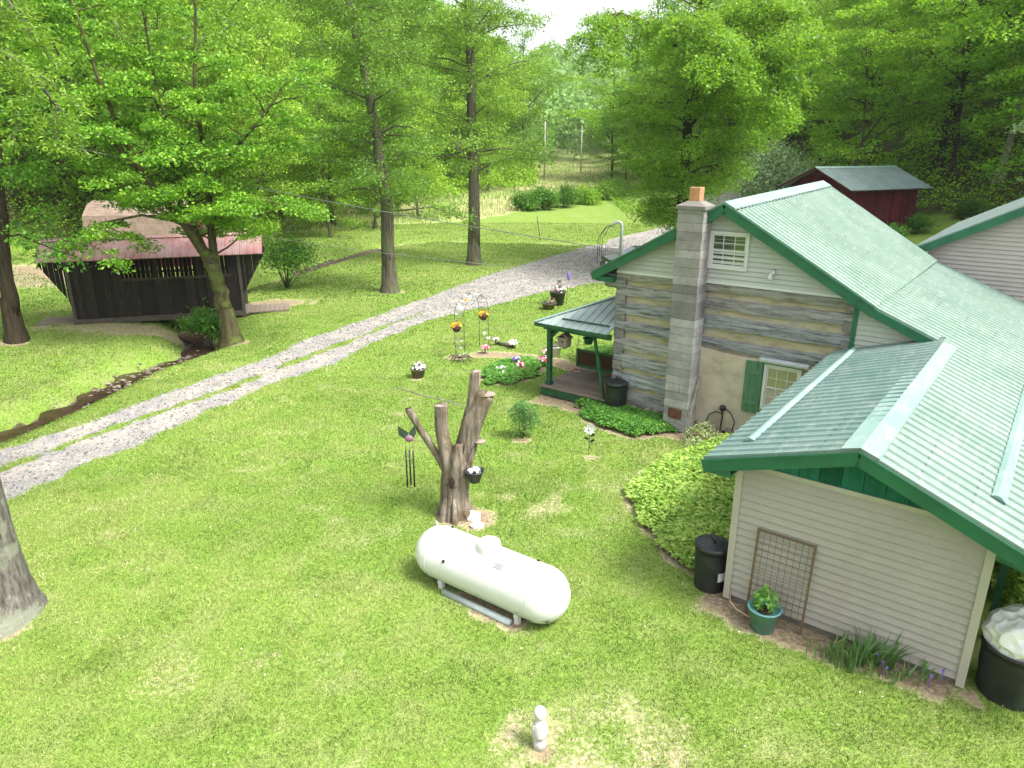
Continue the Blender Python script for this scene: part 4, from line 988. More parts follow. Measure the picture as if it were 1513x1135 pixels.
M['pot_blue'] = mat_plain('blue_green_glazed_pot', (.12, .30, .30), .45, scale=6, var=.15, col2=(.09, .22, .23)); M['pot_white'] = mat_plain('white_pot', (.7, .7, .68), .5)
pot('flower_pot', 'brown tub of white and pale pink flowers alone on the lawn by the drive', 'flower pot', (-3.03, 21.9), .17, .24, .28, M['pot_brown'], ['white', 'pale', 'pink'][:2] + ['white'], .25)
pot('flower_planter', 'tall dark planter of pink and white flowers standing by the gravel drive', 'flower pot', (2.15, 33.1), .27, .38, .62, M['pot_dark'], ['pale', 'white', 'pink'], .42)
pot('flower_pot', 'low brown basket of dried reddish plants below the dark planter', 'flower pot', (1.7, 32.2), .22, .34, .28, M['pot_brown'], ['dried', 'dried'], .32)
pot('flower_pot', 'white pot with dark red foliage beside the porch path', 'flower pot', (1.55, 24.4), .15, .2, .34, M['pot_white'], ['dried'], .2)
g0 = empty('spinner_stake', (2.55, 33.0, h1(2.5, 33))); tag(g0, 'purple pinwheel on a thin stake behind the dark flower planter', 'garden stake')
mb = MB(); mb.tube([(0, 0, 0), (.08, 0, 1.25)], .018, 6); mb.build('stake', M['bark_pale'], g0)
mb = MB(); mb.ball((.10, 0, 1.38), .12, 8, sq=(.7, .4, 1.7)); mb.build('pinwheel', FL['purple'], g0)
g0 = empty('thermometer_post', (2.25, 33.6, h1(2.2, 33.6))); tag(g0, 'short grey wooden post just behind the dark flower planter', 'post')
mb = MB(); mb.box((-.09, -.05, 0), (.09, .05, 1.05)); mb.box((-.11, -.06, 1.05), (.11, .06, 1.10)); mb.build('post', M['bark_pale'], g0, .01)
# bouquets set in the ground
for (x, y, cols, lb, s) in ((-.97, 24.7, ['pink', 'white', 'red'], 'bright pink and white bouquet on the ground at the foot of the arch', .17),
                            (-.62, 25.9, ['pale', 'white'], 'small pale pink flower clump to the left of the old log', .13),
                            (.02, 25.4, ['white', 'pale', 'white'], 'white flower clump at the right end of the old log', .2),
                            (1.2, 24.2, ['pink', 'white'], 'pink and white bouquet beside the white pot', .17),
                            (1.12, 23.2, ['pink', 'white', 'red'], 'pink red bouquet at the right tip of the round flower bed', .2),
                            (2.1, 21.6, ['pink', 'white', 'red'], 'pink flowers seen through the porch below the birdhouse', .2),
                            (3.1, 21.2, ['red', 'pink'], 'bright red flowers behind the right end of the porch swing', .28)):
    z = h1(x, y); e = empty('flower_bouquet', (x, y, z)); tag(e, lb, 'flowers')
    mb = MB(); mb.tube([(0, 0, -.02), (0, 0, .2)], .02, 6); mb.build('stem', M['pot_dark'], e)
    tuft((0, 0, .18), s, 50, .06, M['leaf_shrub'], e, seed=int(x * 50) % 91 + 2); blossoms((0, 0, .24), s, 12, cols, e)
for (x, y, c_, lb) in ((-.35, 21.75, ['white'], 'white blooms at the left of the round flower bed'), (.28, 22.2, ['red', 'pale'], 'orange red bloom in the middle of the round flower bed'), (.15, 22.9, ['white', 'purple'], 'pale lilac blooms at the back of the round flower bed')):
    e = empty('flower_bouquet', (x, y, h1(x, y))); tag(e, lb, 'flowers'); blossoms((0, 0, .32), .18, 14, c_, e); mb = MB(); mb.tube([(0, 0, 0), (0, 0, .28)], .012, 5); mb.build('stem', M['pot_dark'], e)
# old log in bed
mb = MB(); mb.tube([(-.55, 26.0, h1(-.5, 26) + .05), (-.2, 25.7, h1(-.2, 25.7) + .06), (.1, 25.45, h1(.1, 25.4) + .05)], [.07, .09, .06], 8, wob=.1); tag(mb.build('fallen_log', M['bark']), 'short brown log lying between flower clumps behind the arch', 'log')
mb = MB(); 
for k in range(16):
    a = rnd.uniform(0, 6.28); r = rnd.uniform(.25, .65); mb.tube([(-1.85, 23.7, .12), (-1.85 + math.cos(a) * r * .5, 23.7 + math.sin(a) * r * .4, .2), (-1.85 + math.cos(a) * r, 23.7 + math.sin(a) * r * .8, .02)], [.03, .02, .006], 5)
tag(mb.build('twig_pile', M['bark']), 'pile of brown dry roots and twigs at the left foot of the arch', 'twigs')
# arch: two side frames joined by hoops
ar = empty('garden_arch', (-1.44, 24.85, h1(-1.4, 24.8)), math.atan2(25.72 - 24.2, -1.0 + 1.87)); tag(ar, 'thin wire garden arch with white artificial flowers by the gravel drive', 'garden arch')
M['wire'] = mat_plain('green_grey_wire', (.10, .14, .12), .5)
ha = .80
for yy in (-.2, .2):
    mb = MB(); P = [(-ha, yy, 0), (-ha, yy, 1.5)] + [(-ha * math.cos(a), yy, 1.5 + .62 * math.sin(a)) for a in np.linspace(.15, math.pi - .15, 14)] + [(ha, yy, 1.5), (ha, yy, 0)]
    mb.tube(P, .010, 6); mb.build('hoop', M['wire'], ar)
for s in (-1, 1):
    mb = MB()
    for z in np.arange(.15, 1.6, .27):
        mb.tube([(s * ha, -.2, z), (s * ha, .2, z)], .007, 5); mb.tube([(s * ha, -.2, z), (s * ha, .2, z + .27)], .005, 5)
    mb.build('side_lattice', M['wire'], ar)
mb = MB()
for a in np.linspace(.1, math.pi - .1, 11): mb.tube([(-ha * math.cos(a), -.2, 1.5 + .62 * math.sin(a)), (-ha * math.cos(a + .1), .2, 1.5 + .62 * math.sin(a + .1))], .006, 5)
mb.build('cross_bar', M['wire'], ar)
g = np.random.default_rng(2)
for cn, cnt in (('white', 46), ('yellow', 3), ('pale', 12)):
    Q = []
    for k in range(cnt):
        u = g.uniform(0, 1)
        if u < .72: a = g.uniform(.05, 2.2); q = (-ha * math.cos(a), g.uniform(-.24, .24), 1.5 + .62 * math.sin(a))
        else: q = ((-1 if u < .9 else 1) * ha, g.uniform(-.22, .22), g.uniform(.1, 1.5))
        Q.append(q)
    Q = np.array(Q); VV = []; FF = []; o = 0; nn = rnd_dirs(cnt, g, .3)
    for a in range(5):
        e1 = np.cross(nn, [0, 1, .3]); e1 /= np.linalg.norm(e1, axis=1)[:, None]; e2 = np.cross(nn, e1); d = e1 * np.cos(a * 1.2566) + e2 * np.sin(a * 1.2566)
        V_, F_ = leaf_arr(Q + d * .035, nn, d, np.full(cnt, .075), .8, .05); VV.append(V_); FF.append(F_ + o); o += len(V_)
    np_mesh('flower_garland', np.concatenate(VV), np.concatenate(FF), FL[cn], ar)
def hang_basket(x, y, z, lb):
    e = empty('hanging_basket', (x, y, z)); tag(e, lb, 'hanging basket')
    mb = MB(); mb.lathe([(.001, -.18), (.10, -.15), (.17, -.03), (.18, .0), (.15, 0)], (0, 0, 0), 14); mb.build('bowl', M['rust'], e)
    mb = MB(); [mb.tube([(math.cos(a) * .16, math.sin(a) * .16, 0), (0, 0, .32)], .006, 4) for a in (0, 2.1, 4.2)]; mb.build('hanger', M['wire'], e)
    tuft((0, 0, .03), .17, 50, .07, M['leaf_shrub'], e, seed=3); blossoms((0, 0, .08), .19, 12, ['yellow', 'yellow', 'brown'], e, .07)
hang_basket(-1.93, 24.05, h1(-1.9, 24) + 1.13, 'sunflower basket hanging on the left side of the garden arch')
hang_basket(-1.05, 25.5, h1(-1, 25.5) + 1.22, 'sunflower basket hanging on the right side of the garden arch')
# rocks beside the stump
for (x, y, s, lb) in ((-.80, 12.62, .17, 'larger pale rock at the foot of the dead stump'), (-.68, 12.28, .12, 'smaller pale rock between the stump and the tank')):
    mb = MB(); mb.ball((x, y, h1(x, y) + s * .2), s, 9, sq=(1.2, 1, .55), jit=.16); o = mb.build('rock', mat_plain('pale_limestone' + str(s), (.66, .63, .58), .9, bs=.5)); tag(o, lb, 'rock')
# hanging pot on the stump
hp = empty('hanging_pot', (-.72, 12.45, h1(-.7, 12.4) + .88)); tag(hp, 'black pot with white flowers hanging from the right side of the dead stump', 'hanging pot')
mb = MB(); cyl(mb, (0, 0, 0), .10, .17, .22); mb.build('pot', M['pot_dark'], hp)
mb = MB(); mb.tube([(-.17, 0, .22), (-.12, .05, .5), (.0, .12, .72)], .006, 5); mb.tube([(.17, 0, .22), (.1, .05, .5), (.0, .12, .72)], .006, 5); mb.build('hanger', M['black'], hp)
blossoms((0, 0, .22), .14, 14, ['white', 'pale'], hp, .045); tuft((0, 0, .2), .13, 40, .05, M['leaf_shrub'], hp, seed=9)
# statue
sg = empty('garden_statue', (.34, 6.93, h1(.34, 6.93))); tag(sg, 'small pale concrete garden statue standing on the near lawn', 'statue')
M['concrete'] = mat_plain('pale_cast_concrete', (.55, .54, .51), .9, var=.18, scale=14, bs=.4, col2=(.38, .37, .35))
mb = MB(); mb.lathe([(.001, 0), (.085, 0), (.08, .10), (.06, .13), (.001, .14)], (0, 0, 0), 20); mb.build('base', M['concrete'], sg)
mb = MB(); mb.lathe([(.05, .12), (.095, .18), (.105, .26), (.09, .34), (.07, .39), (.045, .42), (.04, .44)], (0, 0, 0), 20)
mb.ball((-.075, -.03, .30), .035, 8, sq=(.8, .8, 2)); mb.ball((.075, -.03, .30), .035, 8, sq=(.8, .8, 2)); mb.ball((0, -.085, .22), .03, 8, sq=(1.4, .7, 1))
mb.build('body', M['concrete'], sg)
mb = MB(); mb.ball((0, 0, .50), .078, 14, sq=(1, .95, 1)); mb.ball((0, -.072, .49), .014, 6); mb.ball((-.028, -.068, .515), .009, 6); mb.ball((.028, -.068, .515), .009, 6); mb.lathe([(.082, .50), (.084, .53), (.06, .575), (.001, .59)], (0, .006, 0), 18); mb.build('head', M['concrete'], sg)
# trash cans
def bin_(name, lb, loc, r, h, lid=True, label_=False, cap=None):
    e = empty(name, (loc[0], loc[1], h1(loc[0], loc[1]))); tag(e, lb, 'trash can')
    mb = MB(); pr = [(.001, 0), (r * .88, 0), (r * .9, .03)]
    for k in range(10): pr.append((r * (.9 + .1 * k / 9) + (.006 if k in (4, 5) else 0), .05 + (h - .1) * k / 9))
    pr += [(r * 1.03, h - .05), (r * 1.03, h), (r * .97, h), (r * .95, h - .1)]
    mb.lathe(pr, (0, 0, 0), 36); mb.build('bin_body', M['bin'], e)
    if lid:
        mb = MB(); mb.lathe([(r * 1.06, h - .03), (r * 1.07, h + .01), (r * .98, h + .03), (r * .9, h + .035), (r * .6, h + .075), (r * .25, h + .10), (.001, h + .105)], (0, 0, 0), 36)
        mb.build('lid', M['bin'], e)
        mb = MB(); mb.beam((0, -.12, h + .125), (0, .12, h + .125), .045, .05); mb.build('handle', M['bin'], e, .01)
    if label_:
        mb = MB(); a0, a1 = R(-80), R(-26)
        n = 10; vs = []
        for k in range(n + 1):
            a = a0 + (a1 - a0) * k / n; rr = r * .985 + .004; vs += [(rr * math.cos(a), rr * math.sin(a), h * .30), (rr * math.cos(a), rr * math.sin(a), h * .50)]
        mb.add(vs, [(2 * k, 2 * k + 2, 2 * k + 3, 2 * k + 1) for k in range(n)], smooth=True); mb.build('sticker', M['white'], e)
    return e
M['bin'] = mat_plain('black_bin_plastic', (.012, .013, .015), .42, var=.3, scale=5, col2=(.025, .03, .028))
M['bin2'] = M['bin']
c0 = hw(-.36, .16); bin_('trash_can', 'black lidded trash can with white sticker at the garage wall corner', (c0.x, c0.y), .28, .80, label_=True)
bin_('trash_can', 'plain black lidded trash can beside the porch deck', (2.92, 18.75), .30, .88)
c0 = hw(3.86, .28); e = bin_('trash_can', 'large black trash can under a white bag at the right edge', (c0.x, c0.y), .42, .78, lid=False, label_=True)
mb = MB(); mb.ball((0, 0, 0), 1, 22, sq=(.45, .42, .36), jit=.10)
me = mb.build('white_plastic_bag', mat_plain('white_plastic_film', (.80, .80, .80), .35, var=.04, bs=.3)); me.location = (c0.x + .02, c0.y, h1(c0.x, c0.y) + .92)
md = me.modifiers.new('s', 'SUBSURF'); md.render_levels = 3; md.levels = 1
tx = bpy.data.textures.new('crumple', 'VORONOI'); tx.noise_scale = .16; md = me.modifiers.new('d', 'DISPLACE'); md.texture = tx; md.strength = .10; md.mid_level = .5
tag(me, 'crumpled white plastic bag draped over the right trash can', 'bag')
# trellis panel leaning on the wall
tl = empty('wire_trellis', hw(.42, -.2), HA); tag(tl, 'rusty wire grid trellis panel leaning against the tan siding', 'trellis')
M['rustwire'] = mat_plain('rusty_wire', (.15, .10, .055), .8, scale=20)
mb = MB()
for k in range(1, 9): mb.tube([(k * .095, 0, .12), (k * .095, .12, 1.42)], .004, 5)
for k in range(14): mb.tube([(0, .12 * k / 13, .12 + k * .1), (.84, .12 * k / 13, .12 + k * .1)], .004, 5)
mb.build('wire_grid', M['rustwire'], tl)
for x in (0, .84):
    mb = MB(); mb.beam((x, -.01, 0), (x, .125, 1.46), .035, .02); mb.build('stake', M['rustwire'], tl)
mb = MB(); mb.beam((0, .125, 1.44), (.84, .125, 1.44), .02, .02); mb.build('top_bar', M['rustwire'], tl)
bp = hw(.75, -.42); e = pot('plant_pot', 'blue green plastic pot with a leafy green plant beside the wire trellis', 'plant pot', (bp.x, bp.y), .16, .235, .38, M['pot_blue'])
tuft((.03, .05, .44), .2, 160, .085, M['leaf_ground_green'], e, 'foliage', 1.0, .5, 7); tuft((.0, .08, .62), .09, 50, .07, M['leaf_ground_green'], e, 'foliage', 1.4, .5, 8)
hs = MB(); P = [hw(.1, -.08, .14), hw(.15, -.22, .10), hw(.3, -.32, .07), hw(.52, -.35, .05), hw(.7, -.36, .06)]; hs.tube(P, .012, 6); tag(hs.build('garden_hose', mat_plain('tan_hose', (.55, .42, .25), .6)), 'thin tan hose curling from the trash can towards the blue pot', 'hose')
# iris clump
def sword_clump(loc, n, Lm, lb, seed, name='iris_plant', blue=True, mat=None):
    g = random.Random(seed); e = empty(name, (loc[0], loc[1], h1(loc[0], loc[1]))); tag(e, lb, 'plant'); mb = MB()
    for k in range(n):
        a = g.uniform(0, 6.28); r = g.uniform(0, .34); b0 = Vector((math.cos(a) * r * 1.5, math.sin(a) * r * .5, 0)); out = Vector((math.cos(a), math.sin(a), 0)) * g.uniform(.1, .55); l = Lm * g.uniform(.6, 1.15)
        side = Vector((-math.sin(a + .8), math.cos(a + .8), 0)); w = g.uniform(.012, .02); pts = []
        for i in range(6):
            s = i / 5; c = b0 + out * l * s * s * 1.2 + Vector((0, 0, l * (s - .25 * s * s * out.length * 2))); ww = w * (1 - s ** 2.5); pts += [c - side * ww, c + side * ww]
        mb.add(pts, [(2 * i, 2 * i + 2, 2 * i + 3, 2 * i + 1) for i in range(5)])
    mb.build('leaves', mat or M['leaf_iris'], e)
    if blue:
        for k in range(3):
            x, y, z = g.uniform(-.3, .45), g.uniform(-.2, .1), g.uniform(.10, .24); f = MB(); f.tube([(x, y, 0), (x, y, z)], .006, 4)
            f.ball((x, y, z), .022, 7, jit=.3); f.build('bloom', FL['purple'], e)
    return e
M['leaf_iris'] = mat_leaf('iris_leaves', (.07, .15, .05), (.14, .27, .09), (.28, .42, .15), .3, 3)
p0 = hw(2.15, -.38); sword_clump((p0.x, p0.y), 95, .62, 'large clump of sword shaped iris leaves against the tan siding', 3)
p0 = hw(1.75, -.38); sword_clump((p0.x, p0.y), 40, .40, 'shorter floppy leaf clump left of the irises', 5, blue=False)
p0 = hw(2.7, -.3); sword_clump((p0.x, p0.y), 35, .42, 'thin iris clump with blue buds near the right end of the siding', 6)
# yard shrub and ornament
M['leaf_peony'] = mat_leaf('feathery_leaves', (.05, .15, .04), (.12, .30, .08), (.27, .45, .17), .35, 2)
e = empty('garden_shrub', (.27, 16.75, h1(.27, 16.7))); tag(e, 'small feathery green shrub growing alone in the lawn', 'shrub')
for k, (x, y, z, r) in enumerate(((0, 0, .4, .34), (.12, 0, .65, .34), (-.15, .05, .68, .26), (.2, .1, .45, .28), (-.02, -.05, .86, .2))): tuft((x, y, z), r, 380, .06, M['leaf_peony'], e, 'foliage', .9, .5, 20 + k)
mb = MB(); [mb.tube([(0, 0, 0), (rnd.uniform(-.12, .12), rnd.uniform(-.1, .1), .3), (rnd.uniform(-.3, .3), rnd.uniform(-.2, .2), .8)], [.012, .008, .003], 5) for _ in range(9)]; mb.build('stem', M['bark'], e)
e = empty('flower_ornament', (1.85, 15.72, h1(1.85, 15.7))); tag(e, 'white metal daisy ornament on a dark stem in the lawn', 'garden ornament')
mb = MB(); mb.tube([(0, 0, 0), (0, 0, .62)], .008, 5); mb.build('stem', M['black'], e)
mb = MB()
for k in range(9):
    a = k * .698; c, s = math.cos(a), math.sin(a); p = lambda u, w, d: (c * u - s * w, d, .68 + s * u + c * w)
    mb.add([p(.02, 0, 0), p(.09, .035, -.02), p(.155, 0, -.03), p(.09, -.035, -.02)], [(0, 1, 2, 3)]); mb.add([p(.02, 0, .004), p(.09, .035, -.016), p(.155, 0, -.026), p(.09, -.035, -.016)], [(3, 2, 1, 0)])
mb.ball((0, -.02, .68), .03, 8); mb.build('bloom', M['white'], e)
mb = MB(); [mb.add([(0, 0, z), (s * .09, -.02, z + .08), (s * .13, -.03, z + .03), (s * .05, -.02, z - .02)], [(0, 1, 2, 3)]) for s, z in ((1, .36), (-1, .42), (1, .5))]; mb.build('leaf', M['black'], e)
# ground covers
def cover(name, poly, n, sz, hh, mat, lb, seed):
    g = np.random.default_rng(seed); P = np.array(poly); lo, hi = P.min(0), P.max(0); x = g.uniform(lo[0], hi[0], n * 3); y = g.uniform(lo[1], hi[1], n * 3)
    X, Y = hl(x, y); k = (poly_sd(x, y, poly) + (fbm(x, y, .4, seed + 9) - .42) * .5 < 0) & ~((X > -.02) & (Y > -.02) & (X < 3.4)) & ~((Y > 6.62) & (X > -6.1)); x, y = x[k][:n], y[k][:n]
    d = -poly_sd(x, y, poly); hump = hh * (.45 + .55 * sst(0, .35, d)) * (.75 + .5 * fbm(x, y, .55, seed)); u = g.uniform(.45, 1, len(x)) ** .5
    z = H(x, y) + hump * u
    VV = []; FF = []; o = 0
    for q in range(5):   # whorls of leaves
        a = g.uniform(0, 6.28, len(x)); T = np.stack([np.cos(a), np.sin(a), g.uniform(-.35, .3, len(x))], -1); nn = rnd_dirs(len(x), g, 2.4)
        Vv, Ff = leaf_arr(np.stack([x, y, z], -1) + T * sz * .45, nn, T, g.uniform(.7, 1.25, len(x)) * sz, .5, .08); VV.append(Vv); FF.append(Ff + o); o += len(Vv)
    ob = np_mesh(name, np.concatenate(VV), np.concatenate(FF), mat); return tag(ob, lb, 'ground cover', kind='stuff')
cover('pachysandra_bed', BED_BIG, 7500, .11, .28, M['leaf_ground'], 'thick bed of yellow green pachysandra beside the garage wall', 3)
cover('pachysandra_patch', BED_PORCH, 3600, .10, .24, M['leaf_ground_green'], 'green pachysandra patch round the trash can at the porch', 4)
cover('flower_bed_cover', BED_RND, 2600, .095, .24, M['leaf_ground_green'], 'round low leafy flower bed in the front lawn', 5)
q = [tuple(hw(a, b_)[:2]) for a, b_ in ((-10.2, 9.6), (-8.6, 9.4), (-8.6, 12.5), (-10.4, 12.8))]
cover('porch_side_cover', [(1.9, 21.3), (3.0, 20.6), (4.6, 23.2), (4.4, 25.2), (2.6, 25.0)], 3200, .08, .30, M['leaf_ground_green'], 'green ground cover beyond the porch posts', 6)
cover('right_side_cover', [(7.0, 7.6), (12, 6.5), (14, 12), (11, 15), (8.4, 11)], 14000, .09, .40, M['leaf_ground'], 'bright yellow green ground cover beyond the garage corner', 7)
# variegated plant near the chimney
e = empty('variegated_shrub', (*[c for c in hw(-3.15, 5.75)[:2]], 0)); tag(e, 'pale variegated shrub at the foot of the concrete chimney', 'shrub')
M['leaf_var'] = mat_leaf('variegated_leaves', (.16, .30, .08), (.40, .50, .22), (.62, .66, .45), .3, 4)
for k, (x, y, z, r) in enumerate(((0, 0, .2, .32), (.35, -.25, .2, .35), (-.1, -.5, .16, .28), (.3, .2, .3, .28))): tuft((x, y, z), r, 260, .06, M['leaf_var'], e, 'foliage', .7, .7, 40 + k)
mb = MB(); [mb.tube([(0, 0, 0), (rnd.uniform(-.3, .3), rnd.uniform(-.4, .2), .3)], [.01, .004], 5) for _ in range(8)]; mb.build('stem', M['bark'], e)
mb = MB(); mb.tube([hw(-3.38, 5.78, 0), hw(-3.46, 6.2, .75), hw(-3.5, 6.6, 1.45)], [.03, .028, .018], 7, wob=.1); tag(mb.build('leaning_stick', M['bark_pale']), 'pale reddish stick leaning against the chimney side', 'stick')
mb = MB(); mb.tube([hw(-2.2, 6.2, .05), hw(-2.6, 6.15, .12), hw(-3.0, 6.3, .16)], .03, 7); mb.tube([hw(-2.3, 5.95, .04), hw(-2.8, 6.0, .06), hw(-3.1, 6.0, .10)], .022, 7)
tag(mb.build('coiled_hose', M['rust']), 'brown hose and sticks lying at the plaster wall foot', 'hose')
# porch swing
sw = empty('porch_swing', hw(-7.25, 7.75, -.1), HA); tag(sw, 'brown wooden swing with green frame hanging in the porch', 'swing')
M['swing'] = wood_mat('dark_brown_swing_wood', [(.3, (.035, .02, .012)), (.7, (.085, .045, .025))], 6, (1, 1, 6), .2)
for a, b_ in ((-.68, -.02), (.02, .68)):
    mb = MB(); mb.box((a + .03, -.02, .82), (b_ - .03, .01, 1.24)); mb.build('backrest', M['swing'], sw)
mb = MB(); mb.box((-.72, -.035, 1.24), (.72, .025, 1.30)); mb.box((-.72, -.035, .74), (.72, .025, .82)); [mb.box((x - .03, -.03, .82), (x + .03, .02, 1.24)) for x in (-.69, 0, .69)]
mb.build('back_frame', M['green_post'], sw)
mb = MB(); mb.box((-.7, .03, .74), (.7, .55, .78)); mb.build('seat', M['swing'], sw)
for x in (-.72, .70):
    mb = MB(); mb.box((x, .02, .98), (x + .05, .55, 1.02)); mb.box((x, .5, .76), (x + .05, .55, .98)); mb.build('armrest', M['green_post'], sw)
    mb = MB(); mb.tube([(x + .02, .0, 1.28), (x + .02, .15, 2.3)], .008, 5); mb.tube([(x + .02, .5, 1.0), (x + .02, .15, 2.3)], .008, 5); mb.build('chain', M['galv'], sw)
b0 = empty('bird_house', hw(-7.55, 6.42, 1.55), HA); tag(b0, 'weathered wooden birdhouse hanging under the front porch eave', 'birdhouse')
mb = MB(); mb.prism([(-.13, .05), (.13, .05), (.16, .34), (-.16, .34)], -.12, .12); mb.build('box', M['deck'], b0)
mb = MB(); mb.beam((-.2, 0, .33), (.02, 0, .46), .3, .02); mb.beam((.2, 0, .33), (-.02, 0, .46), .3, .02); mb.build('roof', M['bark'], b0)
mb = MB(); mb.lathe([(.001, 0), (.05, .0), (.03, .05)], (0, 0, 0), 10); mb.build('feeder_cup', M['rust'], b0); mb = MB(); mb.lathe([(.035, 0), (.0001, .002)], (0, 0, 0), 12); mb.v = [(x, -.123 - z, y + .22) for x, y, z in mb.v]; mb.build('entrance_hole', M['dark'], b0)
mb = MB(); mb.tube([(0, 0, .46), (0, .1, .62)], .006, 4); mb.build('hanger', M['black'], b0)
b0 = empty('hanging_pot', hw(-6.95, 6.75, 1.72), HA); tag(b0, 'dark green pot hanging under the porch roof right of the birdhouse', 'hanging pot')
mb = MB(); cyl(mb, (0, 0, 0), .10, .15, .16); mb.build('pot', M['green'], b0); mb = MB(); mb.tube([(-.14, 0, .16), (0, 0, .40)], .005, 4); mb.tube([(.14, 0, .16), (0, 0, .40)], .005, 4); mb.build('hanger', M['black'], b0)

# ================================================================== COVERED BRIDGE
BA = .286; br = empty('covered_bridge', (-15.33, 30.95, .0), BA)
tag(br, 'small dark wooden covered bridge with red metal roof over the creek', 'covered bridge')
M['plank'] = wood_mat('black_weathered_planks', [(.3, (.008, .0075, .007)), (.55, (.026, .023, .02)), (.78, (.065, .058, .05))], 4, (6, 1, .5), .4)
M['plank_low'] = wood_mat('grey_weathered_beam', [(.3, (.04, .035, .03)), (.7, (.12, .105, .085))], 4, (.5, 1, 4), .3)
def roof_red(): 
    m, t, b = nt('faded_red_roof_metal'); f = noise(t, 1.1, 6, .65); c = ramp(t, f, [(.32, (.30, .12, .11)), (.55, (.40, .23, .22)), (.72, (.43, .31, .31))])
    L(t, c, b.inputs['Base Color']); b.inputs['Roughness'].default_value = .5; bump(t, b, noise(t, 1.5, 3), .1, .03); return m
M['red_roof'] = roof_red()
hx0, hx1 = -3.32, 3.32; fz = .12; ez = 2.74; wy2 = .98
pk = random.Random(8)
for s, nm in ((-1, 'side_wall'), (1, 'side_wall')):
    mb = MB(); x = hx0 - 1.0
    while x < hx1 + .98:
        w = pk.uniform(.15, .2); a, b_ = x, x + w - (.012 if pk.random() < .75 else .035); k = pk.uniform(.6, 1.3); xm = (a + b_) / 2
        ex = max(0, hx0 - xm, xm - hx1)       # flared ends
        lw = lambda X: .12 if hx0 <= X <= hx1 else .85 + 1.75 * min(1, max(0, hx0 - X, X - hx1) / 1.05)
        low = lw(xm); la_, lb_ = (low, low) if ex == 0 else (lw(a), lw(b_))
        if ex > 0:
            mb.prism([(a, la_), (b_, lb_), (b_, ez), (a, ez)], s * wy2 - .015, s * wy2 + .015, (k, k * .98, k * .95)); x += w; continue
        ti = (k, k * .98, k * .95)
        win = (-1.3 < xm < 2.9)
        if win and s == -1:
            mb.box((a, s * wy2 - .015, low), (a + w - .002, s * wy2 + .015, 1.80), ti)
            if (abs(xm - -.05) < .1 or abs(xm - 1.75) < .1 or abs(xm - 2.9) < .1): mb.box((a, s * wy2 - .015, 1.80), (b_, s * wy2 + .015, ez), ti)
        elif win: mb.box((a, s * wy2 - .015, low), (b_, s * wy2 + .015, ez), ti)
        else: mb.box((a, s * wy2 - .015, low), (a + w - .003 if s < 0 else b_, s * wy2 + .015, ez), ti)
        x += w
    mb.build(nm, M['plank'], br)
    mb = MB(); mb.box((hx0 - .1, s * wy2 + s * .02, .0), (hx1 + .05, s * wy2 + s * .07, .22)); mb.box((hx0 - .95, s * (wy2 - .1) - .04, ez - .1), (hx1 + .95, s * (wy2 - .1) + .04, ez)); mb.box((-1.35, s * wy2 + s * .02, 1.74), (2.95, s * wy2 + s * .05, 1.84), (.6, .6, .6)); mb.build('beam', M['plank_low'], br)
mb = MB(); mb.box((hx0 - .2, -wy2 + .02, .04), (hx1 + .2, wy2 - .02, .12)); mb.build('deck', M['deck'], br)
for x0, x1, z1 in ((hx0 - 1.6, hx0 - .2, -.02), (hx1 + .2, hx1 + 1.9, .02)):
    mb = MB(); n = 8
    for k in range(n): a = x0 + (x1 - x0) * k / n; mb.box((a + .008, -.75, .0 + z1), (a + (x1 - x0) / n - .008, .75, .07 + z1))
    mb.build('ramp', M['deck'], br)
for x in (-2.2, 2.6):
    mb = MB(); mb.box((x - .18, -.8, -.9), (x + .18, .8, .04)); mb.build('pier', M['stone'], br)
for x in (hx0, hx1):
    for s in (-1, 1):
        mb = MB(); mb.box((x - .06, s * wy2 - .06, -.2), (x + .06, s * wy2 + .06, ez - .05)); mb.build('corner_post', M['plank_low'], br)
metal_roof('roof', (hx0 - 1.02, -1.24, 2.67), (hx1 + 1.02, -1.24, 2.71), (hx1 + 1.02, 0, 3.45), (hx0 - 1.02, 0, 3.41), M['red_roof'], .30, br)
metal_roof('roof', (hx1 + 1.02, 1.24, 2.71), (hx0 - 1.02, 1.24, 2.67), (hx0 - 1.02, 0, 3.41), (hx1 + 1.02, 0, 3.45), M['red_roof'], .30, br)
mb = MB()
for s in (-1, 1): mb.quad((hx0 - 1.03, 0, 3.465), (hx1 + 1.03, 0, 3.505), (hx1 + 1.03, s * .16, 3.415), (hx0 - 1.03, s * .16, 3.375))
mb.build('ridge_cap', M['red_roof'], br)
# barn behind
bn = empty('gambrel_barn', (-23.3, 46.2, h1(-23.3, 44)), R(6)); tag(bn, 'small red barn with brown shingled gambrel roof behind the covered bridge', 'barn')
z0 = 0.; m, t, b = nt('brown_roof_shingles'); tc = N(t, 'ShaderNodeTexCoord').outputs['Object']; bt = N(t, 'ShaderNodeTexBrick'); bt.inputs['Scale'].default_value = 3.2
mp = N(t, 'ShaderNodeMapping'); mp.inputs['Rotation'].default_value = (R(90), 0, 0); L(t, tc, mp.inputs[0]); L(t, mp.outputs[0], bt.inputs['Vector'])
bt.inputs['Color1'].default_value = (.19, .13, .10, 1); bt.inputs['Color2'].default_value = (.27, .19, .15, 1); bt.inputs['Mortar'].default_value = (.09, .06, .045, 1); bt.inputs['Mortar Size'].default_value = .02
bt.inputs['Row Height'].default_value = .5; L(t, mixc(t, .35, bt.outputs[0], ramp(t, noise(t, 2, 5), [(.3, (.13, .1, .08)), (.7, (.30, .24, .2))])), b.inputs['Base Color']); b.inputs['Roughness'].default_value = .95; M['shingle'] = m
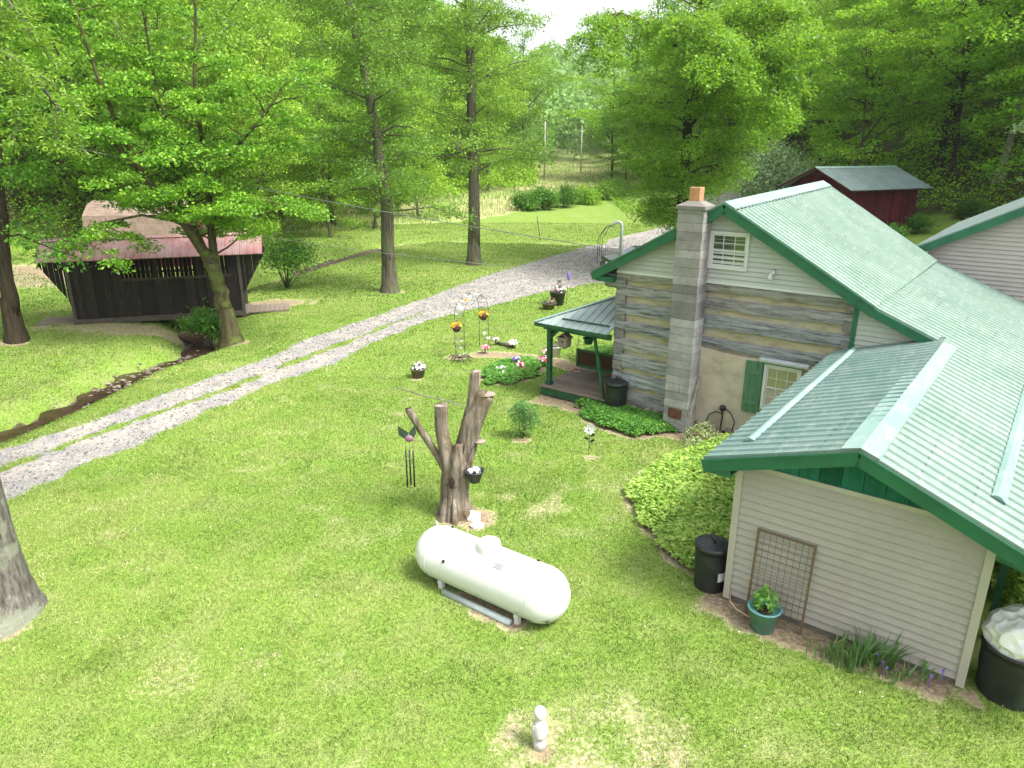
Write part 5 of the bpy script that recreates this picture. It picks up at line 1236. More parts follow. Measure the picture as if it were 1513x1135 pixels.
M['red_wood'] = wood_mat('dark_red_boards', [(.3, (.03, .006, .009)), (.55, (.085, .012, .02)), (.78, (.14, .04, .045))], 4, (5, 1, .5), .4)
mb = MB(); y0, y1 = -2., 2.
prof = [(-2., 1.7), (-1.75, 3.15), (-.9, 3.75), (0, 3.95), (.9, 3.75), (1.75, 3.15), (2., 1.7)]
for (a, za), (b_, zb) in zip(prof[:-1], prof[1:]): mb.quad((-3., a, za), (3., a, za), (3., b_, zb), (-3., b_, zb)); mb.quad((-3., b_, zb - .06), (3., b_, zb - .06), (3., a, za - .06), (-3., a, za - .06))
mb.build('roof', M['shingle'], bn)
mb = MB(); mb.box((-2.85, -1.85, -.5), (2.85, 1.85, 1.85)); 
for x in (-2.9, 2.84): mb.add([(x, p[0] * .97, p[1] - .07) for p in prof] + [(x + .06, p[0] * .97, p[1] - .07) for p in prof], [tuple(range(7)), tuple(range(13, 6, -1))])
mb.build('wall', M['red_wood'], bn)
mb = MB(); mb.beam((-3, -2.0, 1.66), (3, -2.0, 1.66), .05, .12); mb.build('fascia', mat_plain('red_trim', (.25, .03, .035), .6), bn)
mb = MB(); mb.box((2.9, -.6, 0), (2.95, .6, 2.0)); mb.build('door', M['red_wood'], bn)

# ================================================================== RED SHED
SA = .437; su = Vector((math.cos(SA), math.sin(SA))); sv = Vector((-su.y, su.x))
sw_, sd_ = 6.85, 4.9
so_ = Vector((21.742, 47.16)) + su * .5 + sv * .7; zsh = 2.3
sh = empty('red_shed', (so_.x, so_.y, zsh), SA); tag(sh, 'dark red board shed with green metal roof at the edge of the woods', 'shed')
mb = MB(); x = 0; 
while x < sw_: 
    w = pk.uniform(.18, .26); k = pk.uniform(.65, 1.25); b_ = min(x + w - .012, sw_); mb.box((x, -.02, -.9), (b_, .03, 2.30), (k, k, k)); x += w
mb.build('wall', M['red_wood'], sh)
mb = MB(); x = 0
while x < sd_:
    w = pk.uniform(.18, .26); k = pk.uniform(.65, 1.25); b_ = min(x + w - .012, sd_); tz = lambda v: 2.28 + 1.1 * (1 - abs(v - sd_ / 2) / (sd_ / 2)) * 1.05
    for X0 in (.0, sw_ - .05): mb.add([(X0, x, -.9), (X0, b_, -.9), (X0, b_, tz(b_)), (X0, x, tz(x)), (X0 + .05, x, -.9), (X0 + .05, b_, -.9), (X0 + .05, b_, tz(b_)), (X0 + .05, x, tz(x))], [(0, 3, 2, 1), (4, 5, 6, 7), (0, 1, 5, 4), (1, 2, 6, 5), (2, 3, 7, 6), (3, 0, 4, 7)], (k, k, k))
    x += w
mb.box((0.02, sd_ - .03, -.9), (sw_, sd_, 2.3)); mb.build('gable_wall', M['red_wood'], sh)
mb = MB(); mb.box((4.4, -.045, .0), (5.3, -.022, 1.95), (1.5, 1.2, 1.2)); mb.box((4.36, -.055, -.02), (4.42, -.022, 2.0), (.6, .5, .5)); mb.box((5.28, -.055, -.02), (5.34, -.022, 2.0), (.6, .5, .5)); mb.build('door', M['red_wood'], sh)
zr_ = 3.28
metal_roof('roof', (-.5, -.7, 2.17), (sw_ + .5, -.7, 2.17), (sw_ + .5, sd_ / 2, 3.52), (-.5, sd_ / 2, 3.52), M['roof_shed'], .25, sh)
metal_roof('roof', (sw_ + .5, sd_ + .7, 2.17), (-.5, sd_ + .7, 2.17), (-.5, sd_ / 2, 3.52), (sw_ + .5, sd_ / 2, 3.52), M['roof_shed'], .25, sh)
mb = MB()
for s in (-1, 1): mb.quad((-.52, sd_ / 2, 3.58), (sw_ + .52, sd_ / 2, 3.58), (sw_ + .52, sd_ / 2 + s * .22, 3.46), (-.52, sd_ / 2 + s * .22, 3.46))
mb.build('ridge_cap', M['cap'], sh)
mb = MB(); [mb.box((x, -.64, 2.05), (x + .06, -.0, 2.14), (2.2, 6, 5)) for x in np.arange(.2, sw_, .75)]; mb.build('rafter_tail', M['red_wood'], sh)
mb = MB(); mb.beam((-.51, -.7, 2.1), (-.51, sd_ / 2, 3.44), .04, .12); mb.beam((-.51, sd_ + .7, 2.1), (-.51, sd_ / 2, 3.44), .04, .12); mb.build('fascia', M['red_wood'], sh)

# ================================================================== far poles, car, wires
M['pole'] = mat_plain('bleached_pole_wood', (.42, .41, .38), .9)
def pole(x, y, hgt, lb):
    e = empty('utility_pole', (x, y, h1(x, y))); tag(e, lb, 'utility pole')
    mb = MB(); mb.tube([(0, 0, -.3), (0, 0, hgt)], [.16, .11], 10); mb.build('pole', M['pole'], e)
    mb = MB(); mb.box((-.9, -.06, hgt - .6), (.9, .06, hgt - .48)); mb.build('cross_arm', M['bark_pale'], e)
pole(5.6, 128, 9.5, 'pale utility pole at the left edge of the far meadow'); pole(13.9, 150, 9, 'pale utility pole right of the other at the far end of the meadow')
mb = MB(); mb.tube([(2.35, 59.6, h1(2.3, 59.6) - .1), (2.05, 59.6, h1(2, 59.6) + 1.9)], .035, 6); tag(mb.build('fence_stake', M['bark']), 'thin leaning grey stake in the lawn beyond the drive', 'stake')
def wire(P0, P1, sag, r, name, lb, mat):
    P0, P1 = Vector(P0), Vector(P1); mb = MB(); n = 28
    mb.tube([P0.lerp(P1, k / n) - Vector((0, 0, sag * 4 * (k / n) * (1 - k / n))) for k in range(n + 1)], r, 6); return tag(mb.build(name, mat), lb, 'cable')
ma = hw(-6.78, 7.08, 4.42)
wire(ma, (-19.3, 33.0, 7.1), .22, .012, 'power_cable', 'twisted grey power cable running from the roof mast towards the left trees', mat_plain('grey_cable', (.16, .17, .16), .6))
wire(hw(-6.62, 6.6, 3.75), (-17, 38, 3.3), .2, .006, 'phone_wire', 'thin dark wire stretching from the porch corner across the drive', M['galv'])
# parked car, mostly behind the roof
ca = empty('parked_car', (7.6, 42.2, h1(7.6, 42)), R(8)); tag(ca, 'dark parked car half hidden behind the cabin roof', 'car')
M['carp'] = mat_plain('black_car_paint', (.012, .013, .016), .2, var=.05); m, t, b = nt('car_glass'); b.inputs['Base Color'].default_value = (.03, .04, .05, 1); b.inputs['Roughness'].default_value = .03; b.inputs['Specular IOR Level'].default_value = 1; M['carg'] = m
body = [(-2.2, .35), (-2.25, .75), (-2.1, .95), (-1.1, 1.05), (1.7, 1.08), (2.15, 1.0), (2.25, .7), (2.2, .35)]; cab = [(-1.2, 1.04), (-.45, 1.50), (1.3, 1.52), (1.95, 1.06)]
mb = MB(); mb.prism(body, -.88, .88); mb.build('body', M['carp'], ca, .06)
mb = MB(); mb.prism([(-.5, 1.44), (-.42, 1.52), (1.28, 1.55), (1.4, 1.46)], -.74, .74); mb.build('roof', M['carp'], ca, .04)
mb = MB(); mb.prism(cab, -.76, .76); mb.build('window', M['carg'], ca, .05)
for x in (-1.4, 1.4):
    for s in (-1, 1):
        mb = MB(); mb.tube([(x, s * .72, .33), (x, s * .92, .33)], .33, 20); w = mb.build('wheel', M['black'], ca); mb = MB(); mb.tube([(x, s * .90, .33), (x, s * .935, .33)], .19, 14); mb.build('rim', M['galv'], w)
for s in (-.6, .6): mb = MB(); mb.box((-2.27, s - .17, .66), (-2.2, s + .17, .8)); mb.build('headlight', M['white'], ca, .02)

# ================================================================== TREES
class Tree:
    def __init__(s, seed): s.r = random.Random(seed); s.g = np.random.default_rng(seed); s.w = MB(); s.C = []; s.D = []; s.Rr = []; s.n = 0
    def limb(s, path, r0, r1, n=8, wob=.06):
        P = [Vector(p) for p in path]; Q = []; Rd = []; m = len(P) - 1
        for i in range(m):
            for k in range(3):
                u = k / 3; p = P[i].lerp(P[i + 1], u)
                if 0 < i + u: p = p + Vector((s.r.uniform(-1, 1), s.r.uniform(-1, 1), s.r.uniform(-.5, .5))) * r1 * .35
                Q.append(p); f = (i + u) / m; Rd.append(r0 + (r1 - r0) * f ** .8)
        Q.append(P[-1]); Rd.append(r1); s.w.tube(Q, Rd, n, True, wob=wob, rn=s.r); return Q
    def at(s, Q, f):
        x = f * (len(Q) - 1); i = min(int(x), len(Q) - 2); return Q[i].lerp(Q[i + 1], x - i), (Q[i + 1] - Q[i]).normalized()
    def spray(s, p, d, r): s.C.append(tuple(p)); s.D.append(tuple(d)); s.Rr.append(r)
    def branch(s, p, d, Ln, r, droop=.25, tw=5, sr=.55, bare=.3, side=True, wood=True):
        """a side branch with twigs both sides, each twig ending in a flat spray"""
        d = d.normalized(); pts = []
        for k in range(5):
            u = k / 4; pts.append(p + d * (Ln * u) - Vector((0, 0, droop * Ln * u * u)) + Vector((s.r.uniform(-1, 1), s.r.uniform(-1, 1), s.r.uniform(-.6, .6))) * .05 * Ln * (u > 0))
        if wood: s.w.tube(pts, [max(r * (1 - .75 * k / 4), .006) for k in range(5)], 5, False)
        sd = d.cross(Vector((0, 0, 1))); sd = sd.normalized() if sd.length > .1 else Vector((1, 0, 0))
        for k in range(tw):
            u = bare + (1 - bare) * (k + s.r.random() * .6) / tw; x = u * 4; i = min(int(x), 3); q = pts[i].lerp(pts[i + 1], x - i)
            for sg in (-1, 1):
                if s.r.random() < .15: continue
                l = Ln * .38 * (1.15 - u * .7) * s.r.uniform(.6, 1.2); t_ = (d * s.r.uniform(.3, .9) + sd * sg + Vector((0, 0, s.r.uniform(-.25, .3)))).normalized()
                e = q + t_ * l
                if wood: s.w.tube([q, q.lerp(e, .5) + Vector((0, 0, .02 * Ln)), e], [max(r * .3, .008), max(r * .2, .005), .003], 4, False)
                s.spray(e, t_, sr * s.r.uniform(.7, 1.2)); 
                if l > sr * 1.1: s.spray(q.lerp(e, .5), t_, sr * .8 * s.r.uniform(.7, 1.2))
        s.spray(pts[-1], d, sr)
    def along(s, Q, f0, f1, n, L0, L1, el=(.0, .5), droop=.25, r=.03, tw=5, sr=.55, az=None, wood=True):
        for k in range(n):
            f = f0 + (f1 - f0) * (k + s.r.random() * .7) / n; p, d = s.at(Q, min(f, 1)); a = (s.r.uniform(0, 6.283) if az is None else s.r.uniform(*az)) if az is not None else k * 2.4 + s.r.uniform(-.5, .5)
            e = s.r.uniform(*el); h = Vector((math.cos(a) * math.cos(e), math.sin(a) * math.cos(e), math.sin(e))); h = (h + d * .35).normalized()
            Ln = (L0 + (L1 - L0) * (k / max(1, n - 1))) * s.r.uniform(.75, 1.2); s.branch(p, h, Ln, r * (1.2 - .5 * k / n), droop, tw, sr, wood=wood)
    def leaves(s, per, size, flat=.22, up=1.6, star=False, asp=.62):
        C = np.array(s.C); D = np.array(s.D); Rr = np.array(s.Rr); g = s.g; m = len(C); idx = np.repeat(np.arange(m), per); n = len(idx)
        C, D, Rr = C[idx], D[idx], Rr[idx]; o = rnd_dirs(n, g) * (g.uniform(0, 1, (n, 1)) ** .4) * Rr[:, None]; o[:, 2] *= flat
        P = C + o + np.array([0, 0, 1.]) * (-(np.hypot(o[:, 0], o[:, 1]) ** 2) * .18 / np.maximum(Rr, .1))[:, None]
        nn = rnd_dirs(n, g, up); T = o / (np.linalg.norm(o, axis=1)[:, None] + 1e-6) + D * .5 + g.normal(size=(n, 3)) * .4
        sz = g.uniform(.65, 1.25, n) * size; return (star_arr(P, nn, T, sz) if star else leaf_arr(P, nn, T, sz, asp, .1))
    def build(s, name, loc, wood_mat_, leaf_mat_, per, size, label=None, cat='tree', group=None, rz=0., **k):
        e = empty(name, loc, rz); tag(e, label, cat, group); s.w.build('trunk', wood_mat_, e)
        V_, F_ = s.leaves(per, size, **k); np_mesh('crown', V_, F_, leaf_mat_, e); return e

# --- leaning maple by the creek (limbs given in its own frame, metres from its foot)
T = Tree(1); ox, oy = -10.88, 26.8
def loc3(l, dy=0): return [(x - ox, dy + d_, z) for x, d_, z in l]
T.w.tube([(0, 0, -.4), (0, 0, 0.02), (-.03, 0, .35), (-.12, 0, 1.35)], [.62, .47, .36, .30], 14, False, wob=.10)
main = T.limb([(-.12, 0, 1.2), (-.2, 0, 2.0), (-.36, 0, 2.7), (-.55, 0, 3.38)], .30, .25, 12)
A1 = T.limb([(-.52, 0, 3.3), (-1.0, -.1, 4.25), (-1.38, -.2, 4.93), (-1.9, -.3, 5.6), (-2.25, -.4, 6.3), (-2.73, -.6, 7.69), (-3.1, -.8, 9.6), (-3.5, -1., 12.2)], .21, .04, 9)
A2 = T.limb([(-.30, .05, 2.5), (-.36, .2, 3.6), (-.37, .3, 4.88), (-.30, .4, 6.73), (-.45, .6, 8.0), (-.5, .8, 9.6), (-.1, 1., 12.6)], .19, .04, 9)
A3 = T.limb([(-1.2, -.15, 4.6), (-1.3, .1, 6.2), (-1.4, .3, 7.7), (-1.8, .5, 9.6), (-1.9, .6, 12.)], .12, .03, 8)
A4 = T.limb([(-.45, .0, 3.1), (-1.1, .5, 4.4), (-1.25, .8, 5.9), (-1.6, 1.0, 7.4), (-2.6, 1.4, 9.6), (-3.6, 1.8, 11.6)], .12, .03, 8)
A5 = T.limb([(-2.25, -.4, 6.3), (-3.1, -.5, 7.4), (-4.0, -.6, 8.9), (-4.6, -.7, 11)], .10, .03, 7)
A6 = T.limb([(-.36, .3, 5.6), (.8, .6, 7.2), (1.9, .9, 8.4), (2.9, 1.2, 9.8)], .10, .03, 7)
A7 = T.limb([(-1.2, -.15, 4.6), (-2.4, -.7, 4.9), (-3.5, -1.2, 4.7), (-4.2, -1.5, 3.9)], .07, .02, 6)
A8 = T.limb([(-.37, .3, 4.88), (.7, -.2, 5.4), (1.9, -.6, 5.5), (3.1, -.8, 5.1)], .08, .02, 6)
for Q, n, l0, l1 in ((A1, 17, 2.6, 1.8), (A2, 16, 2.7, 1.9), (A3, 11, 2.3, 1.6), (A4, 13, 2.5, 1.8), (A5, 11, 2.4, 1.7), (A6, 12, 2.6, 1.6), (A8, 6, 1.8, 1.4)):
    T.along(Q, .12, 1., n, l0, l1, (-.1, .45), .22, .035, 5, .55)
T.along(A7, .3, 1., 6, 1.6, 1.1, (-.2, .2), .35, .025, 4, .45)
maple = T.build('maple_tree', (ox, oy, h1(ox, oy) + .02), M['bark_moss'], M['leaf_maple'], 52, .125, 'forked leaning maple with mossy trunk between the creek and the drive', flat=.34, up=1.1)

# --- the two straight trees beyond the drive
def straight(seed, foot, pts, r0, r1, lbl, leaf, hb, bl, n, extra=(), per=30, size=.13, name='locust_tree', group=None, sr=.6, droop=.3, bark=None, el=(-.15, .35)):
    T = Tree(seed); z0 = h1(*foot)
    T.w.tube([(0, 0, -.4), (0, 0, .02), (0, 0, .5), (0, 0, 1.7)], [r0 * 1.9, r0 * 1.45, r0 * 1.15, r0 * .93], 14, False, wob=.10)
    Q = T.limb([(x - foot[0], 0, z) for x, z in pts], r0, r1, 12)
    T.along(Q, hb, 1., n, bl * .8, bl * .7, (-.45, .75), droop, .028, 5, sr * .9); T.along(Q, hb, 1., n // 2, bl * 1.25, bl, (-.2, .4), droop, .045, 7, sr * .85)
    for f, a, l, e in extra:   # bare dead-looking branches low on the trunk
        p, d = T.at(Q, f); q = p + Vector((math.cos(a), math.sin(a) * .5, e)) * l
        T.w.tube([p, p.lerp(q, .4) + Vector((0, 0, .15)), p.lerp(q, .75) - Vector((0, 0, .1)), q - Vector((0, 0, .5))], [.07, .05, .03, .01], 6, False)
        for k in range(5):
            s = p.lerp(q, .3 + .15 * k); T.w.tube([s, s + Vector((T.r.uniform(-.5, .5), T.r.uniform(-.4, .4), -T.r.uniform(.4, 1.1)))], [.015, .004], 4, False)
    return T.build(name, (foot[0], foot[1], z0), bark or M['bark'], leaf, per, size, lbl, group=group, flat=.85, up=.6)
straight(21, (-6.27, 36.3), [(-6.27, 1.), (-6.22, 4.5), (-6.44, 6.7), (-6.72, 9.), (-6.98, 11.), (-7.56, 13.5), (-8.36, 17)], .36, .12, 'straight dark trunked tree standing nearest beyond the gravel drive', M['leaf_honey'], .13, 3.3, 54,
         ((.20, 3.1, 2.6, .1), (.30, 2.9, 3.2, .2), (.40, .3, 2.2, .3), (.52, 3.3, 3.4, .25), (.62, .2, 2.6, .5)), 38, .115)
straight(22, (-2.41, 45.5), [(-2.41, 1.), (-2.38, 6.6), (-2.46, 11.5), (-2.59, 15.1), (-2.59, 20)], .40, .14, 'tall straight tree with flared base on the lawn in the middle of the view', M['leaf_honey'], .20, 3.9, 54,
         ((.26, -.1, 4.6, .05), (.24, 3.2, 3.2, .1), (.45, .4, 4.0, .5), (.62, .5, 3.2, .9), (.50, 2.8, 3.4, .3)), 34, .13)
straight(23, (-18.9, 26.3), [(-18.9, 1.), (-18.75, 3.), (-18.5, 4.2), (-18.1, 7.5), (-17.9, 12), (-17.6, 16)], .30, .10, 'dark grooved trunk tree left of the covered bridge', M['leaf_maple'], .34, 3.4, 24, (), 30, .15, 'broadleaf_tree', bark=M['bark_dark'])
# --- near trunk with lichen at the left edge, its boughs hanging into the top left corner
T = Tree(31); foot = (-8.18, 9.5)
mb = T.w; gnarl([(0, 0, -.3), (0, 0, .0), (.0, 0, .18), (.0, 0, .45), (0, 0, .9), (0, 0, 1.6), (.02, 0, 3.2)], [.84, .72, .64, .58, .55, .52, .49], 30, .045, 5)
Q = T.limb([(.02, 0, 2.9), (.0, 0, 4.), (-.1, 0, 5.5), (-.3, .1, 8.5), (-.4, .2, 12)], .50, .26, 20, .03)
B1 = T.limb([(-.2, .1, 8.2), (.3, .3, 9.3), (.9, .5, 9.6), (1.5, .6, 9.2), (1.85, .7, 8.6)], .11, .02, 8)
B2 = T.limb([(-.2, .1, 7.4), (.1, .9, 8.4), (.4, 1.8, 8.6), (.6, 2.6, 8.2), (.7, 3.1, 7.6)], .10, .02, 8)
T.along(B1, .45, 1., 9, .85, .6, (-1.0, -.1), .5, .012, 5, .20); T.along(B2, .4, 1., 11, .95, .75, (-1.0, 0), .5, .012, 5, .24)
T.along(Q, .75, 1., 12, 3.0, 2.5, (0, .5), .25, .05, 5, .6)
T.build('walnut_tree', (foot[0], foot[1], h1(*foot)), M['bark_lichen'], M['leaf_honey'], 26, .095, 'thick pale lichen covered trunk at the left edge of the near lawn', asp=.32, flat=.45)

# --- big oak behind the chimney, its boughs reaching forward over the cabin
T = Tree(41); foot = (10.75, 46.5); z0 = h1(*foot)
T.w.tube([(0, 0, -.4), (0, 0, 0), (0, 0, .6), (0, 0, 1.5)], [.8, .62, .46, .40], 14, False, wob=.08)
Q = T.limb([(0, 0, 1.4), (.1, 0, 5), (.0, -.2, 9), (.3, -.3, 13), (.3, 0, 18), (.2, 0, 22)], .40, .12, 12)
T.along(Q, .05, .8, 44, 1.6, 2.4, (-.4, .5), .30, .03, 4, .7); T.along(Q, .02, .45, 40, 3.2, 5.2, (-.3, .35), .30, .05, 7, .7)
T.along(Q, .35, 1., 44, 5.4, 3.6, (-.1, .8), .25, .08, 7, .85)
def bough(pts, n, l, f0=.3, r=.2): Q_ = T.limb(pts, r, .035, 8); T.along(Q_, f0, 1., n, l, l * .8, (-.85, .2), .4, .03, 6, .5); return Q_
bough([(.1, -.2, 10), (.2, -2.5, 12.2), (.6, -5, 12.9), (1.3, -7.2, 12.4), (1.9, -8.8, 11.0), (2.1, -9.8, 9.4)], 34, 2.0)
bough([(.2, -.3, 11.5), (-1.2, -3, 13.5), (-1.6, -6, 13.6), (-1.2, -8.5, 12.6), (-.6, -10, 11.0)], 32, 2.0)
bough([(.2, -.3, 12.5), (1.8, -2.2, 14.2), (2.2, -5, 14.5), (2.6, -7.6, 13.5), (2.8, -9.4, 12.0)], 30, 2.0)
bough([(.1, -.2, 9), (1.6, -1.5, 10.4), (2.8, -3.2, 10.4), (3.6, -5., 9.4)], 22, 1.8)
bough([(.1, -.2, 12), (-2.8, -1.6, 13.8), (-5, -3.6, 14), (-6.4, -5.4, 13)], 18, 2.2)
T.build('oak_tree', (foot[0], foot[1], z0), M['bark_dark'], M['leaf_oak'], 36, .165, 'large dense oak behind the concrete chimney whose boughs reach over the cabin', star=True, flat=.8, up=.8)

# --- shrubs
def shrub(loc, rx, hgt, n, sz, mat, lb, seed, name='shrub', stems=8, lobes=9, group=None, cat='shrub', lo=.35):
    z = h1(*loc); e = empty(name, (loc[0], loc[1], z)); tag(e, lb, cat, group); g = random.Random(seed); VV = []; FF = []; o = 0; gg = np.random.default_rng(seed)
    mb = MB()
    for k in range(lobes):
        a = g.uniform(0, 6.28); r = g.uniform(0, .7) * rx; hz = hgt * g.uniform(lo, max(.85, lo + .3)) * (1 - .35 * r / rx); c = np.array((math.cos(a) * r, math.sin(a) * r, hz)); rr = rx * g.uniform(.3, .5)
        m = n // lobes; d = gg.normal(size=(m, 3)); P = c + d * rr * .5 * np.array([1, 1, .85]); P[:, 2] = np.abs(P[:, 2]); Vv, Ff = leaf_arr(P, rnd_dirs(m, gg, 1.2), d + gg.normal(size=(m, 3)) * .3, gg.uniform(.7, 1.3, m) * sz); VV.append(Vv); FF.append(Ff + o); o += len(Vv)
        mb.tube([(0, 0, -.05), tuple(c * .5), tuple(c)], [.03, .02, .006], 5)
    mb.build('stem', M['bark'], e); np_mesh('foliage', np.concatenate(VV), np.concatenate(FF), mat, e); return e
shrub((-11.9, 37.2), 2.1, 2.9, 5200, .13, M['leaf_maple'], 'upright multi stemmed shrub at the right end of the covered bridge', 1, lobes=18, lo=.5)
shrub((-12.05, 27.6), 1.1, 2.0, 4200, .12, M['leaf_shrub'], 'dark green shrub on the creek bank left of the leaning maple', 2)
shrub((21.3, 60.5), 4.0, 6.6, 18000, .18, M['leaf_silver'], 'silvery grey green willow like bush behind the cabin roof', 3, lobes=22)
for i, (x, y, r, hh) in enumerate(((1.4, 80, 2.2, 1.9), (3.6, 81, 2.4, 2.6), (5.8, 83.5, 2.4, 2.4), (8.6, 87, 2.5, 1.7), (11.4, 92, 2.6, 1.8), (14.5, 98, 2.6, 1.7))):
    shrub((x, y), r, hh, 4200, .22, M['leaf_shrub'] if i < 3 else M['leaf_left'], 'bushy growth in the row between the mown lawn and the meadow, number counted from the left'.replace(', number counted from the left', [', leftmost', ', dark second from left', ', dark third from left', ', paler fourth', ', paler fifth', ', rightmost'][i]), 60 + i, 'meadow_bush', group='bushes along the meadow edge')
for i, (x, y, r, hh, m_) in enumerate(((26.6, 47.5, 1.1, 1.1, 'leaf_shrub'), (24.6, 46.0, 1.0, 1.2, 'leaf_ground_green'), (30.6, 48.5, 1.4, 1.2, 'leaf_shrub'), (29., 45.2, 1.2, .9, 'leaf_ground_green'), (32.5, 46., 1.4, 1.1, 'leaf_shrub'), (22.8, 44.5, .9, .9, 'leaf_shrub'))):
    shrub((x, y), r, hh, 1700, .16, M[m_], 'low green weeds ' + ('at the right corner of the red shed', 'in front of the red shed', 'right of the red shed', 'between the red shed and the grey roof', 'far right of the red shed by the grey roof', 'left in front of the red shed')[i], 80 + i, 'weed_clump', group='weeds around the red shed')

# --- silver bough tree at the right edge
T = Tree(51); foot = (25.6, 33.5); z0 = h1(*foot)
T.w.tube([(0, 0, -.4), (0, 0, .4), (-.1, 0, 2)], [.4, .28, .22], 10, False); Q = T.limb([(-.1, 0, 1.8), (-.3, -.3, 5), (-.2, -.6, 8), (.2, -.8, 12)], .22, .07, 9)
T.along(Q, .28, .72, 30, 2.2, 2.8, (-.2, .5), .3, .05, 5, .6)
T.build('silver_leaf_tree', (foot[0], foot[1], z0), M['bark'], M['leaf_silver'], 26, .15, 'blue grey leaved tree reaching in from the right edge above the grey roof')

# ------------------------------------------------------------------ woodland prototypes
def proto(seed, hgt, cb, bl, n, tr, per, size, leaf, bark, el, droop, sr, lean=.3):
    dk_ = leaf == 'leaf_forest'
    T = Tree(seed); r = T.r; P = [(0, 0, -.5)]; x = y = 0
    for k in range(1, 7):
        x += r.uniform(-lean, lean); y += r.uniform(-lean, lean); P.append((x, y, hgt * k / 6))
    T.w.tube([(0, 0, -.8), (0, 0, .1), (P[1][0] * .2, P[1][1] * .2, .8)], [tr * 1.8, tr * 1.4, tr * 1.02], 10, False)
    Q = T.limb(P, tr, tr * .2, 9); m = r.randint(5, 7)
    T.along(Q, cb, .5, n // 3, bl * .8, bl, (-.3, .5), droop, .05, 5, sr * .9)
    T.along(Q, .5, 1., n // 4, bl * .8, bl * .5, (0, 1.), droop, .05, 5, sr)
    for k in range(m):      # ascending limbs
        a = k * 6.283 / m + r.uniform(-.4, .4); f = r.uniform(.26, .6); p, d = T.at(Q, f); l = hgt * r.uniform(.34, .48) * (1.15 - f * .5); e = r.uniform(.55, 1.05)
        o = Vector((math.cos(a) * math.cos(e), math.sin(a) * math.cos(e), math.sin(e)))
        B = T.limb([p, p + o * l * .35, p + o * l * .7 + Vector((0, 0, .05 * l)), p + o * l + Vector((math.cos(a), math.sin(a), 0)) * l * .12], tr * .42, tr * .08, 6)
        T.along(B, .22, 1., n // 4 + 1, bl * .62, bl * .42, (-.35, .5 if dk_ else .8), droop, .03, 4, sr * .9)
    V_, F_ = T.leaves(per, size, flat=.28 if dk_ else .6, up=1.3 if dk_ else .8); return T.w, V_, F_, leaf, bark
PR = []
specs = [(101, 20, .14, 5.4, 44, .26, 22, .26, 'leaf_left', 'bark', (0, .9), .18, 1.2),
         (102, 23, .10, 4.8, 46, .22, 22, .26, 'leaf_left', 'bark_dark', (-.1, .9), .2, 1.2),
         (103, 17, .08, 5.0, 40, .20, 22, .25, 'leaf_left', 'bark', (0, 1.), .2, 1.15),
         (104, 24, .16, 5.4, 44, .30, 22, .27, 'leaf_forest', 'bark_dark', (-.15, .35), .22, 1.15),
         (105, 21, .10, 5.2, 44, .22, 22, .26, 'leaf_forest', 'bark_dark', (-.2, .5), .25, 1.2),
         (106, 15, .07, 4.6, 38, .16, 22, .26, 'leaf_forest', 'bark', (-.2, .7), .25, 1.1)]
for k, sp_ in enumerate(specs): PR.append(proto(*sp_))
PO = [None] * len(PR); TS = random.Random(12)
def plant(k, x, y, lb, group, sc=1., name='broadleaf_tree'):
    z = h1(x, y) - .1
    if PO[k] is None:
        w, V_, F_, leaf, bark = PR[k]; e = empty(name, (x, y, z)); w.build('trunk', M[bark], e); np_mesh('crown', V_, F_, M[leaf], e); PO[k] = e
    else: e = copy_tree(PO[k])
    e.name = name; e.location = (x, y, z); e.rotation_euler = (0, 0, TS.uniform(0, 6.28)); s = sc * TS.uniform(.85, 1.15); e.scale = (s, s, s * TS.uniform(.95, 1.1)); return tag(e, lb, 'tree', group)
def ok_spot(x, y, pts, dmin): return all((x - a) ** 2 + (y - b_) ** 2 > dmin * dmin for a, b_ in pts)
pts = []
# left hillside
cnt = 0
for _ in range(6000):
    if cnt >= 120: break
    y = TS.uniform(36, 135); x = TS.uniform(-115, 6)
    if x < -.80 * y - 6: continue
    edge = float(XL_(y)) + 3 - max(0, (50 - y)) * .25
    if x > edge: continue
    if -33 < x < -19 and 36 < y < 49: continue
    if not ok_spot(x, y, pts, 5.6 + .02 * y): continue
    pts.append((x, y)); cnt += 1
    front = x > edge - 7; k = TS.choice([0, 1, 2]) if not front else TS.choice([2, 2, 0])
    plant(k, x, y, 'leafy tree at the front edge of the left woods beyond the covered bridge' if front else 'leafy tree deep in the bright green wooded hillside on the left', 'trees at the edge of the left woods' if front else 'trees on the left hillside', .95 if front else 1.05)
# a few slim trees in the open ground between the maple and the two straight trees
for i, (x, y, k, s) in enumerate(((-19.5, 55, 2, .8), (-15.2, 60.5, 2, .75), (-12.5, 66, 2, .8), (-17, 69, 0, .8), (-23.5, 52, 2, .8), (-9.5, 74, 2, .7), (-24.5, 62, 0, .9), (-12.5, 80, 1, .8))):
    plant(k, x, y, 'slender bright tree in the left middle distance, ' + ('second beyond the shrub', 'near the creek bend', 'at the left meadow corner', 'behind the creek bend', 'just right of the barn', 'at the meadow edge', 'tall one behind the barn', 'left side of the meadow')[i], 'trees between bridge and meadow', s)
for i, (x, y) in enumerate(((-14, 103), (-10, 111), (-18, 97), (-6.5, 119))): plant([1, 0, 1, 2, 1][i], x, y, 'tall bright tree closing the left side of the far meadow', 'tall trees left of the far meadow', 1.28)
